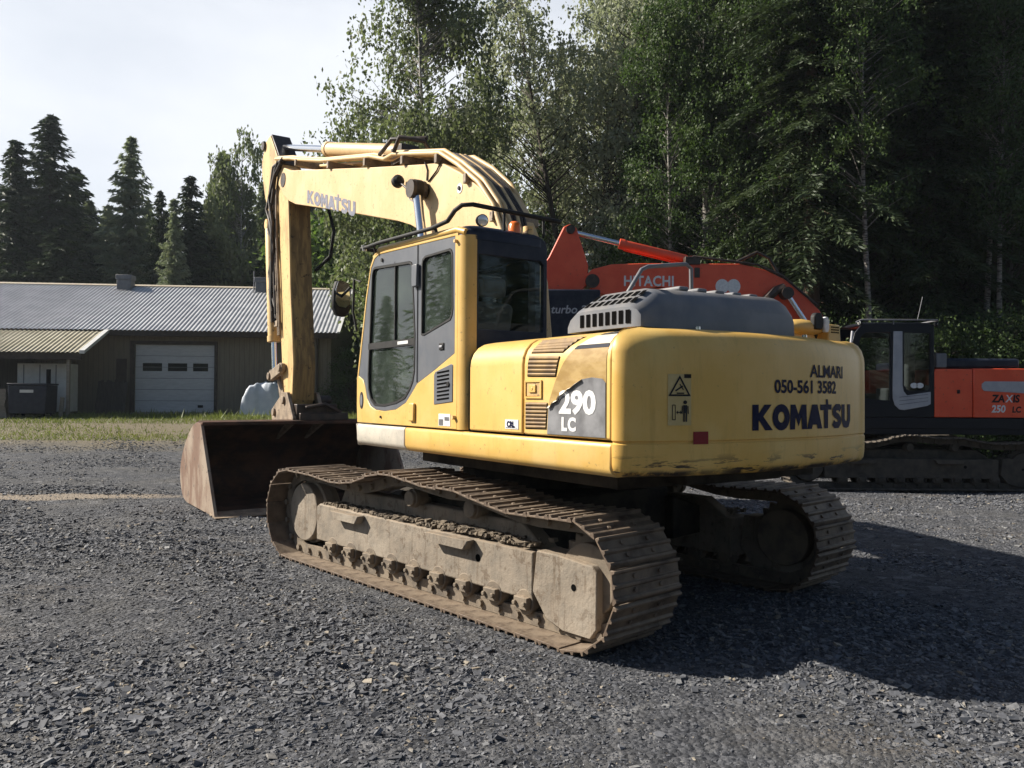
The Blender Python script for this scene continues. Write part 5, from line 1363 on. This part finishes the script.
for x in (-.55, .55):
    for y in (-.35, .35):
        mb = MB(); mb.cyl((x - .03, y, .09), (x + .03, y, .09), .09, 14); mb.box(x - .04, x + .04, y - .03, y + .03, .1, .2); mb.build('wheel', 'black', t)
def pallet_proto():
    t = empty('pallet'); 
    mb = MB()
    for i in range(5): mb.box(-.6, .6, -.4 + i * .175, -.4 + i * .175 + .1, .12, .144)
    mb.build('top_boards', 'pallet', t)
    mb = MB()
    for y in (-.4, -.05, .3): mb.box(-.6, .6, y, y + .1, 0, .022)
    mb.build('bottom_boards', 'pallet', t)
    for y in (-.4, -.05, .3):
        mb = MB(); mb.box(-.6, .6, y, y + .1, .022, .12); mb.build('stringer', 'pallet', t)
    return t
pal = pallet_proto(); p0 = bl(-2.45, -3.3); base = gz(p0)
names = ['bottom', 'second', 'third', 'fourth', 'fifth', 'sixth', 'seventh', 'topmost']
for i in range(8):
    o = pal if i == 0 else copy_tree(pal)
    o.location = (p0[0] + random.uniform(-.04, .04), p0[1] + random.uniform(-.03, .03), base + i * .147)
    o.rotation_euler = (0, 0, PHI + random.uniform(-.03, .03))
    tag(o, 'weathered wooden pallet, %s in the stack beside the waste container' % names[i], 'pallet', 'stacked pallets')
p = bl(1.45, -.75); t = empty('board_stack', (p[0], p[1], gz(p)), PHI)
tag(t, 'dark stack of boards leaning on the wall left of the white door', 'board stack')
mb = MB()
for k in range(11):
    x = -1.05 + k * .115; mb.prism([(x, 0), (x + .105, 0), (x + .105, 1.55 + .06 * math.sin(k * 2.3)), (x, 1.55 + .06 * math.sin(k * 2.3))], lambda u, v: (u, -.12 + v * .3, v), lambda u, v: (u, -.07 + v * .3, v))
mb.build('boards', 'dark_board', t)
p = bl(.02, -3.15); t = MB(); t.prism([(-.10, 0), (.06, 0), (.12, .82), (-.02, .85)], lambda u, v: (u, -.03, v), lambda u, v: (u, .03, v))
o = t.build('plank', 'pallet', None, loc=(p[0], p[1], gz(p)), rotz=PHI); tag(o, 'short pale plank leaning by the shed post', 'plank')
# tarp covered heap
p = bl(7.75, -1.2); n = 26
vs = []; fs = []
for j in range(n + 1):
    for i in range(n + 1):
        u = -1 + 2 * i / n; v = -1 + 2 * j / n
        edge = max(abs(u), abs(v)); hgt = 1.42 * min(1, (1 - edge ** 3.2) * 1.7) if edge < 1 else 0
        k = 1 + .14 * (1 - hgt / 1.42)
        vs.append((u * .88 * k + .05 * math.sin(5 * v + 3 * hgt), v * .62 * k + .04 * math.sin(6 * u + 2 * hgt), hgt * (1 + .05 * math.sin(3 * u + 1)) -.02 + (.05 * math.sin(9 * u + 2 * v) * math.sin(8 * v + 1) + .03 * math.sin(17 * u) + .03 * math.sin(15 * v + 3 * u)) * (hgt > .2)))
for j in range(n):
    for i in range(n): fs.append((j * (n + 1) + i, j * (n + 1) + i + 1, (j + 1) * (n + 1) + i + 1, (j + 1) * (n + 1) + i))
mb = MB(); mb.add(vs, fs); o = mb.build('covered_heap', 'tarp', None, smooth=70, loc=(p[0], p[1], gz(p)), rotz=PHI); tag(o, 'pale bluish white tarpaulin covered heap against the workshop wall', 'covered heap')

# ------------------------------------------------------------------ trees
def leaf_mat(name, c1, c2, trans=.35, rough=.55):
    m = bpy.data.materials.new(name); m.use_nodes = True
    nt = m.node_tree; b = nt.nodes['Principled BSDF']; o = nt.nodes['Material Output']
    g = nt.nodes.new('ShaderNodeNewGeometry')
    c = nmix(nt, c1, c2, g.outputs['Random Per Island'])
    c = nmix(nt, c, (c2[0] * 1.25, c2[1] * 1.15, c2[2] * .9), nrange(nt, nnoise(nt, .55, 4), .45, .72, 0, .6))
    nt.links.new(c, b.inputs['Base Color']); b.inputs['Roughness'].default_value = rough
    b.inputs['Specular IOR Level'].default_value = .3
    t = nt.nodes.new('ShaderNodeBsdfTranslucent'); nt.links.new(nmix(nt, c, (c2[0] * 1.3, c2[1] * 1.5, c2[2] * .6), .4), t.inputs['Color'])
    mx = nt.nodes.new('ShaderNodeMixShader'); mx.inputs['Fac'].default_value = trans
    nt.links.new(b.outputs['BSDF'], mx.inputs[1]); nt.links.new(t.outputs['BSDF'], mx.inputs[2]); nt.links.new(mx.outputs['Shader'], o.inputs['Surface'])
    return m
M['spruce_needles'] = leaf_mat('spruce_needles', (.024, .040, .019), (.048, .068, .030), .18)
M['pale_conifer_needles'] = leaf_mat('larch_needles', (.16, .19, .13), (.22, .25, .17), .35)
M['birch_leaves'] = leaf_mat('birch_leaves', (.10, .125, .065), (.16, .185, .10), .4)
M['willow_leaves'] = leaf_mat('willow_leaves', (.22, .25, .18), (.36, .375, .30), .35)
M['aspen_leaves'] = leaf_mat('aspen_leaves', (.038, .068, .022), (.07, .11, .035), .35)
M['bush_leaves'] = leaf_mat('bush_leaves', (.065, .115, .022), (.12, .18, .045), .4)
M['bark'] = surf('brown_bark', (.035, .027, .021), (.07, .052, .04), 4, rough=.9, stretch=(3, 3, .6), bump=.3, bscale=12)
M['pine_bark'] = surf('reddish_bark', (.055, .035, .025), (.12, .07, .045), 3, rough=.9, stretch=(3, 3, .5), bump=.3, bscale=10)
M['birch_bark'] = surf('birch_bark', (.26, .24, .215), (.04, .033, .028), 5, .46, .62, rough=.8, stretch=(1, 1, 4))

def quads(C, A, B):
    """diamond leaves: centre C, half axes A (long) and B (short)"""
    V = np.stack([C - A, C + B, C + A, C - B], 1)
    n = len(C); Fq = np.arange(n * 4).reshape(n, 4)
    return V.reshape(-1, 3), Fq

def unit(v): return v / np.maximum(np.linalg.norm(v, axis=-1, keepdims=True), 1e-9)

def make_spruce(name, H, rad, base, seed, leafmat, bark='bark', dens=1.0, droop=.35, dead=True, sz=1.0):
    r = np.random.default_rng(seed)
    root = empty(name)
    mb = MB()
    mb.tube([(math.sin(k * 1.7 + seed) * .03 * k / 3, math.cos(k * 1.3 + seed) * .03 * k / 3, H * k / 9 * .985) for k in range(10)], [H * .0135 * (1 - k / 9.6) + .012 for k in range(10)], 9)
    C = []; A = []; B = []
    zc = base
    while zc < H * .99:
        t = (zc - base) / (H - base)
        L = rad * (1 - t) ** .82 * (1.0 if t > .06 else .75) + .10
        nb = int(r.integers(5, 8)); a0 = r.uniform(0, 6.28)
        for k in range(nb):
            a = a0 + k * 6.283 / nb + r.normal(0, .22); l = L * (r.uniform(.40, 1.25) if r.random() < .85 else r.uniform(.9, 1.5))
            if r.random() < .12: continue
            up = .25 * (t - .35) + r.normal(0, .08)
            d = np.array([math.cos(a), math.sin(a), 0.0])
            ss = np.linspace(.06, 1, max(int(l / (.16 * sz)), 3))
            P = d[None] * (ss * l)[:, None]; P[:, 2] = zc + up * ss * l - droop * l * ss ** 1.6 * (1 - .55 * t) + .12 * l * np.clip(ss - .7, 0, 1)
            if l > .8: mb.tube([tuple(P[0] * [0, 0, 1]), tuple(P[len(P) // 2] - np.array([0, 0, .04]))], [.010 + .005 * l, .006], 4, cap=False)
            side = np.array([-d[1], d[0], 0.0])
            m = max(int(round(9.0 * dens)), 2)
            for s in range(m):
                w = (0.34 * (1 - ss * .5) * min(l, 2.6) * .62 + .06)
                off = r.uniform(-1, 1, len(ss))
                c = P + side[None] * (off * w)[:, None]
                c[:, 2] -= np.abs(off) * w * .45 + r.uniform(0, .12, len(ss)) * min(1, l)
                c += r.normal(0, .03, c.shape)
                dirn = d[None] * .75 + side[None] * (np.sign(off) * .55)[:, None] + r.normal(0, .22, c.shape); dirn[:, 2] -= .35
                dirn = unit(dirn); ln = r.uniform(.11, .22, len(ss)) * sz
                nrm = unit(r.normal(0, .6, c.shape) + np.array([0, 0, 1.0]))
                C.append(c); A.append(dirn * ln[:, None]); B.append(unit(np.cross(dirn, nrm)) * (ln * r.uniform(.15, .27, len(ss)))[:, None])
        zc += r.uniform(.24, .42) * (1.0 if H > 12 else .7) * (1 - .35 * t)
    if dead:
        zc = 1.5
        while zc < base + 1:
            a = r.uniform(0, 6.28); l = r.uniform(.4, 1.6)
            mb.tube([(0, 0, zc), (math.cos(a) * l, math.sin(a) * l, zc - l * r.uniform(0, .4))], [.02, .006], 4, cap=False); zc += r.uniform(.2, .6)
    mb.build('trunk', bark, root, smooth=60)
    V, Fq = quads(np.concatenate(C), np.concatenate(A), np.concatenate(B))
    np_mesh('crown', V, Fq, 4, leafmat, root)
    return root

def make_broadleaf(name, H, rad, base, seed, leafmat, bark, n_cl=300, per=85, leaf=.085, droop=.0, open_=.35, shape=1.0, lean=(0, 0), stems=1, wood=True, tw=1.0):
    """crown of many loose leaf sprays, each carried by a twig from the trunk"""
    r = np.random.default_rng(seed)
    root = empty(name); mb = MB(); stemsP = []
    for s in range(stems):
        ln = (lean[0] + r.normal(0, .02) + (0 if stems == 1 else .16 * math.cos(s * 2.4 + seed)), lean[1] + (0 if stems == 1 else .12 * math.sin(s * 2.4 + seed)))
        ks = np.linspace(0, 1, 12)
        pts = [(ln[0] * H * k ** 1.15 + .12 * math.sin(k * 5 + seed + s), ln[1] * H * k ** 1.15 + .1 * math.cos(k * 4 + seed), H * .82 * k) for k in ks]
        stemsP.append(np.array(pts)); mb.tube(pts, [(H * .0125 * (1 - k) + .018) * tw * (1.0 if stems == 1 else .75) for k in ks], 9)
    C = []; A = []; B = []
    noise_v = r.normal(0, 1, (6, 3)); noise_p = r.uniform(0, 6.28, 6)
    made = 0; tries = 0
    while made < n_cl and tries < n_cl * 30:
        tries += 1
        t = r.beta(1.25, 1.15)
        env = rad * (math.sin(math.pi * min(t * .93 + .07, 1) ** (.75 * shape)) ** .75 * .92 + .08)
        a = r.uniform(0, 6.283); q = r.random() ** .55
        S = stemsP[r.integers(0, stems)]
        z_ = base + (H - base) * t
        ax = np.array([np.interp(z_, S[:, 2], S[:, 0]), np.interp(z_, S[:, 2], S[:, 1])])
        c0 = np.array([ax[0] + math.cos(a) * env * q, ax[1] + math.sin(a) * env * q, z_])
        f = np.sum(np.sin(noise_v @ (c0 / rad * 2.1) + noise_p)) / 6
        if f < open_ * .55 - .28 + r.normal(0, .05): continue
        made += 1
        zt = max(c0[2] - env * q * r.uniform(.35, .9), base * .6)
        bx = np.array([np.interp(zt, S[:, 2], S[:, 0]), np.interp(zt, S[:, 2], S[:, 1]), zt])
        mid = bx * .45 + c0 * .55 + np.array([0, 0, .10 * env * q])
        if wood: mb.tube([tuple(bx), tuple(mid), tuple(c0)], [.012 + .018 * q * env / 3, .014, .005], 4, cap=False)
        sg = r.uniform(.22, .5) * (rad / 3.0) ** .5
        n = int(per * r.uniform(.5, 1.4))
        c = np.clip(r.normal(0, 1, (n, 3)), -1.7, 1.7) * np.array([sg, sg, sg * .75])
        if droop > 0:
            # hanging strands below the spray
            k = r.random(n) ** 1.3; strands = r.normal(0, sg * .85, (7, 2)); ids = r.integers(0, 7, n)
            m_ = r.random(n) < .7
            hang = np.stack([strands[ids, 0] + r.normal(0, .05, n), strands[ids, 1] + r.normal(0, .05, n), .3 * sg - k * droop * r.uniform(.5, 1.3)], 1)
            c = np.where(m_[:, None], hang, c)
        c = c + c0
        dirn = r.normal(0, 1, (n, 3)); dirn[:, 2] -= .7 + droop
        dirn = unit(dirn); nrm = unit(r.normal(0, 1, (n, 3)) + np.array([0, 0, .6]))
        lnn = leaf * r.uniform(.6, 1.3, n)
        C.append(c); A.append(dirn * lnn[:, None]); B.append(unit(np.cross(dirn, nrm)) * (lnn * r.uniform(.45, .7, n))[:, None])
    mb.build('trunk', bark, root, smooth=60)
    V, Fq = quads(np.concatenate(C), np.concatenate(A), np.concatenate(B))
    np_mesh('crown', V, Fq, 4, leafmat, root)
    return root

def place(o, px, Y, scale=1.0, rot=0.0, sz=None):
    X = (px - 512) / F_PX * Y
    zz = gz((X, Y))
    o.location = (X, Y, zz - .05); o.rotation_euler = (0, 0, rot)
    o.scale = (scale, scale, scale if sz is None else sz)
    return o
def top_h(py, Y): return CAM_H + (396 - py) / F_PX * Y - .74

# -- beyond the workshop
sp1 = make_spruce('spruce_tree', 21, 5.6, .5, 21, 'spruce_needles', dens=1.3, sz=1.7, droop=.25)
sp2 = make_spruce('spruce_tree', 18, 4.4, .5, 33, 'spruce_needles', dens=1.3, sz=1.7, droop=.25)
pc1 = make_spruce('larch_tree', 20, 5.0, 1.0, 45, 'pale_conifer_needles', dens=1.2, droop=.12, sz=1.7)
bi2 = make_broadleaf('birch_tree', 20, 3.6, 2.0, 52, 'birch_leaves', 'birch_bark', n_cl=420, per=80, leaf=.15, droop=1.0, open_=.12)
tag(place(sp1, 47, 56, top_h(112, 56) / 21), 'tallest dark spruce standing at the far left beyond the roof', 'tree')
o = copy_tree(sp1); tag(place(o, 12, 54, top_h(138, 54) / 21, 2.0), 'dark spruce cut by the left picture edge', 'tree')
o = copy_tree(sp2); tag(place(o, 72, 60, top_h(165, 60) / 18, 1.0), 'spruce half hidden right of the tallest dark spruce', 'tree')
tag(place(pc1, 128, 56, .80 * top_h(135, 56) / 20, 0, top_h(135, 56) / 20), 'pale green conifer left of the two small dark spruces', 'tree')
tag(place(sp2, 158, 53, .62 * top_h(188, 53) / 18, .5, top_h(188, 53) / 18), 'small narrow dark spruce tip right of the pale conifer', 'tree')
o = copy_tree(sp2); tag(place(o, 188, 53.5, .85 * top_h(173, 53.5) / 18, 2.2, top_h(173, 53.5) / 18), 'broad dark spruce in the middle of the trees above the roof', 'tree')
o = copy_tree(pc1); tag(place(o, 172, 51.5, .7 * top_h(212, 51.5) / 20, 3.0, top_h(212, 51.5) / 20), 'pale conifer in front of the broad dark spruce', 'tree')
tag(place(bi2, 243, 56, .72 * top_h(128, 56) / 18.5, .4, top_h(128, 56) / 18.5), 'slender pale birch just left of the raised digger arm', 'tree')
o = copy_tree(bi2); tag(place(o, 96, 66, top_h(205, 66) / 20, 1.4), 'dim birch crown between the dark spruces and the pale conifer', 'tree')
k = 0
for px, Y, py, src in ((30, 68, 190, sp1), (110, 70, 215, sp2), (215, 68, 200, sp2), (145, 72, 225, sp1), (262, 70, 225, sp1), (285, 66, 205, sp2), (310, 68, 190, sp1), (340, 64, 170, sp2), (370, 66, 200, sp1), (-25, 60, 150, sp1), (60, 52, 225, sp2), (205, 54, 235, sp2), (270, 55, 240, sp2), (-60, 64, 120, sp1)):
    o = copy_tree(src); s = top_h(py, Y) / (21 if src is sp1 else 18)
    tag(place(o, px, Y, s * random.uniform(1.1, 1.5), random.uniform(0, 6), s), 'dark spruce among the packed background trees beyond the workshop roof', 'tree', 'background spruces beyond the workshop')

for px, Y, py, w in ((88, 59, 200, .7), (106, 62, 205, .75), (146, 60, 202, .7), (172, 62, 198, .7), (206, 60, 198, .65), (226, 63, 190, .7), (262, 60, 180, .7), (70, 63, 190, .7), (-15, 62, 165, .8)):
    o = copy_tree(pc1); s = top_h(py, Y) / 20
    tag(place(o, px, Y, s * w * random.uniform(1.0, 1.3), random.uniform(0, 6), s), 'pale green conifer in the background row beyond the workshop roof', 'tree', 'pale conifers beyond the workshop')

# -- centre: birch, willows, aspens
bi1 = make_broadleaf('birch_tree', 19.5, 3.9, 2.5, 61, 'birch_leaves', 'birch_bark', n_cl=760, per=115, leaf=.085, droop=1.1, open_=.22, shape=1.0)
tag(place(bi1, 421, 31), 'tall open birch with hanging twigs behind the boom', 'tree')
wi1 = make_broadleaf('willow_tree', 21, 4.2, 3.0, 72, 'willow_leaves', 'bark', n_cl=900, per=120, leaf=.085, droop=.8, open_=.10, stems=3, lean=(.02, 0))
tag(place(wi1, 590, 33), 'large silvery grey willow with several leaning stems behind the cab', 'tree')
as1 = make_broadleaf('aspen_tree', 17, 2.6, 1.5, 81, 'aspen_leaves', 'birch_bark', n_cl=560, per=130, leaf=.066, droop=.25, open_=.15)
tag(place(as1, 700, 28), 'leafy green aspen right of the silvery willow', 'tree')
o = copy_tree(as1); tag(place(o, 545, 37, .72, 2), 'green aspen low behind the yellow boom knee', 'tree')
o = copy_tree(as1); tag(place(o, 640, 30, .62, 4), 'small green aspen in front of the willow', 'tree')
o = copy_tree(wi1); tag(place(o, 690, 40, 1.1, 2.4), 'silvery willow farther back between the aspen and the spruces', 'tree')
o = copy_tree(bi2); tag(place(o, 500, 44, .98, 1.0), 'birch standing back between the open birch and the willow', 'tree')
bu1 = make_broadleaf('bush', 4.6, 1.9, .2, 91, 'bush_leaves', 'bark', n_cl=150, per=80, leaf=.085, open_=.2, stems=3)
tag(place(bu1, 385, 50, 2.5), 'bright green bushy tree under the boom', 'bush')
o = copy_tree(bu1); tag(place(o, 335, 52, 2.55, 1.2), 'green bushy tree behind the right end of the workshop roof', 'bush')
o = copy_tree(bu1); tag(place(o, 440, 46, 2.3, 2.2), 'green bushy tree low behind the cab roof', 'bush')
du1 = make_broadleaf('shrub', 4.0, 1.9, .1, 95, 'aspen_leaves', 'bark', n_cl=190, per=130, leaf=.048, open_=.15, stems=3)
du1.location = (0, 0, 0)
first = True
for px, Y, s in ((352, 37.5, .75), (366, 40, .9), (400, 43, 1.4), (470, 36, 1.3), (520, 31, 1.2), (575, 27, 1.1), (625, 26, 1.1), (672, 25, 1.15), (720, 24, 1.1), (765, 23, 1.0), (812, 25, 1.0), (860, 22.5, .9), (905, 24, 1.0), (950, 22.5, .9), (1000, 23, 1.0), (1050, 22.5, 1.0)):
    o = du1 if first else copy_tree(du1); first = False
    tag(place(o, px, Y, s, random.uniform(0, 6)), 'dark green shrub in the undergrowth along the forest edge', 'shrub', 'shrubs along the forest edge')

# -- right: dark spruce forest
spA = make_spruce('spruce_tree', 23, 3.2, 5.5, 101, 'spruce_needles', 'pine_bark', dens=1.7, droop=.6, sz=.72)
spB = make_spruce('spruce_tree', 22, 3.1, 2.2, 113, 'spruce_needles', dens=1.7, droop=.6, sz=.72)
tag(place(spA, 811, 24.5), 'tall spruce with reddish bare lower trunk above the red boom', 'tree')
tag(place(spB, 930, 25.5, 1.0, 1.0), 'tall dark spruce with thin straight trunk above the red cab', 'tree')
bt = make_broadleaf('birch_tree', 17, 1.7, 7.0, 121, 'aspen_leaves', 'birch_bark', n_cl=170, per=130, leaf=.052, droop=.5, open_=.3, tw=.5)
tag(place(bt, 868, 23.5), 'thin pale stemmed birch among the dark spruces', 'tree')
o = copy_tree(bt); tag(place(o, 985, 25, 1.05, 2.2), 'thin birch near the right picture edge', 'tree')
o = copy_tree(bt); tag(place(o, 668, 27, .95, 1.2), 'thin birch stem beside the leafy aspen', 'tree')
for px, Y, src, s in ((765, 31, spA, .95), (855, 31, spA, .95), (895, 31, spB, .85), (965, 30, spA, .9), (1005, 32, spB, .9), (1050, 28, spA, 1.0), (780, 33, spB, 1.1), (835, 35, spA, 1.1), (885, 34, spB, 1.15), (925, 36, spA, 1.1), (975, 34, spB, 1.0), (1020, 36, spA, 1.1), (1075, 32, spB, 1.1), (735, 34, spB, .95), (720, 42, spA, 1.1), (660, 44, spB, 1.1), (805, 43, spB, 1.2), (865, 44, spA, 1.2), (945, 44, spB, 1.2), (1010, 46, spB, 1.2), (560, 48, spB, 1.0), (610, 50, spA, 1.0), (450, 50, spB, .85), (400, 52, spB, .75), (1110, 28, spB, 1.0), (1150, 34, spA, 1.1)):
    o = copy_tree(src)
    tag(place(o, px, Y, s * random.uniform(.75, 1.0), random.uniform(0, 6.28), s * random.uniform(.95, 1.08)), 'dark spruce in the dense shaded forest behind the red excavator', 'tree', 'spruces of the shaded forest')

M['shade_leaves'] = leaf_mat('forest_leaves', (.034, .058, .02), (.064, .095, .034), .3)
mx1 = make_broadleaf('forest_tree', 18, 2.3, 3.0, 131, 'shade_leaves', 'bark', n_cl=330, per=135, leaf=.05, droop=.45, open_=.35, tw=.6)
mfirst = True
for px, Y, s_, r_ in ((745, 26.5, .95, 0), (785, 27.5, 1.05, 1.3), (838, 27, .9, 2.6), (893, 26.5, 1.0, 3.9), (958, 27, .95, 5.2), (1012, 25.5, 1.05, .7), (722, 31, 1.1, 2), (662, 31, .8, 3)):
    o = mx1 if mfirst else copy_tree(mx1); mfirst = False
    tag(place(o, px, Y, s_, r_), 'leafy dark green tree with thin trunk among the shaded spruces', 'tree', 'leafy trees among the shaded spruces')
for px, Y, s_, r_, lab in ((775, 25.2, 1.0, 3.0, 'thin pale stemmed birch left of the reddish spruce trunk'), (1003, 24.2, .95, 4.0, 'thin pale stemmed birch behind the red excavator tail')):
    o = copy_tree(bt); tag(place(o, px, Y, s_, r_), lab, 'tree')

# ------------------------------------------------------------------ grass and weeds in front of the workshop
def grass():
    r = np.random.default_rng(5); n = 75000
    Y = r.uniform(25.2, 36.5, n); X = r.uniform(-26, 1.5, n)
    f = np.sin(X * .7 + 1.5 * np.sin(Y * .45)) * .5 + .5 * np.sin(Y * 1.35 + .3 * X)
    p_ = np.where(Y < 26.8, .9 + .4 * f, np.where(Y < 30, .22 + .35 * f, .95 + .3 * f))
    keep = (r.random(n) < np.clip(p_, .04, 1)) & (np.abs(X) < Y * .68)
    X, Y = X[keep], Y[keep]; n = len(X)
    Z = ground_h(X, Y); hgt = r.lognormal(-2.8, .45, n) * np.where(Y > 32.5, 1.9, 1.0); hgt = np.clip(hgt, .03, .45)
    a = r.uniform(0, 6.28, n); w = .012 + hgt * .05
    base = np.stack([X, Y, Z - .01], 1); dx = np.stack([np.cos(a) * w, np.sin(a) * w, np.zeros(n)], 1)
    tip = base + np.stack([r.normal(0, .35, n) * hgt, r.normal(0, .35, n) * hgt, hgt], 1)
    V = np.stack([base - dx, base + dx, tip], 1).reshape(-1, 3)
    M['grass'] = leaf_mat('dry_grass', (.10, .14, .03), (.19, .21, .065), .3)
    o = np_mesh('grass', V, np.arange(n * 3).reshape(n, 3), 3, 'grass')
    tag(o, 'short patchy grass and weeds between the gravel and the workshop', 'grass', kind='stuff')
grass()

# ------------------------------------------------------------------ unseen wood added around the yard to cut sky fill and shape glass reflections
def unseen_wood():
    proto = make_spruce('unseen_wood_source', 17, 4.2, .5, 151, 'spruce_needles', dens=.35, sz=3.0, dead=False)
    crown = [c for c in proto.children if c.name.startswith('crown')][0]
    n = len(crown.data.vertices); co = np.empty(n * 3, np.float32); crown.data.vertices.foreach_get('co', co); co = co.reshape(-1, 3)
    out = []; left = []
    r = np.random.default_rng(3)
    for k in range(46):
        a = R(-176 + 168 * k / 45); d = r.uniform(46, 66)
        if k < 6: d += 12
        th = r.uniform(0, 6.28); s_ = r.uniform(.75, 1.15)
        c, q = math.cos(th) * s_, math.sin(th) * s_
        out.append(np.stack([co[:, 0] * c - co[:, 1] * q + math.cos(a) * d, co[:, 0] * q + co[:, 1] * c + math.sin(a) * d, co[:, 2] * s_], 1))
    V = np.concatenate(out); Fq = np.arange(len(V)).reshape(-1, 4)
    for k in range(12):      # paler unseen trees added at left for the door glass to reflect
        a = R(183 - 48 * k / 11); d = r.uniform(56, 70); th = r.uniform(0, 6.28); s_ = r.uniform(.55, 1.05)
        c, q = math.cos(th) * s_, math.sin(th) * s_
        left.append(np.stack([co[:, 0] * c - co[:, 1] * q + math.cos(a) * d, co[:, 0] * q + co[:, 1] * c + math.sin(a) * d, co[:, 2] * s_], 1))
    V2 = np.concatenate(left)
    o = np_mesh('unseen_wood', V2, np.arange(len(V2)).reshape(-1, 4), 4, 'bush_leaves'); tag(o, 'unseen paler green wood added at left for window reflections', 'wood', kind='stuff')
    for ch in list(proto.children): bpy.data.objects.remove(ch)
    bpy.data.objects.remove(proto)
    o = np_mesh('unseen_wood', V, Fq, 4, 'spruce_needles'); tag(o, 'unseen dark spruce wood added behind the viewpoint to cut sky fill', 'wood', kind='stuff')
unseen_wood()

# ------------------------------------------------------------------ summer haze between the yard and the wood
def haze():
    mb = MB(); mb.box(-110, 110, -80, 110, -1.2, 34)
    m = bpy.data.materials.new('summer_haze'); m.use_nodes = True
    nt = m.node_tree; nt.nodes.clear()
    o = nt.nodes.new('ShaderNodeOutputMaterial'); v = nt.nodes.new('ShaderNodeVolumePrincipled')
    v.inputs['Color'].default_value = (.78, .88, 1.0, 1); v.inputs['Density'].default_value = HAZE; v.inputs['Anisotropy'].default_value = .3
    nt.links.new(v.outputs['Volume'], o.inputs['Volume'])
    h = mb.build('haze', m, None); tag(h, 'thin pale summer haze over the yard', 'haze', kind='stuff')
HAZE = 0.0003
haze()
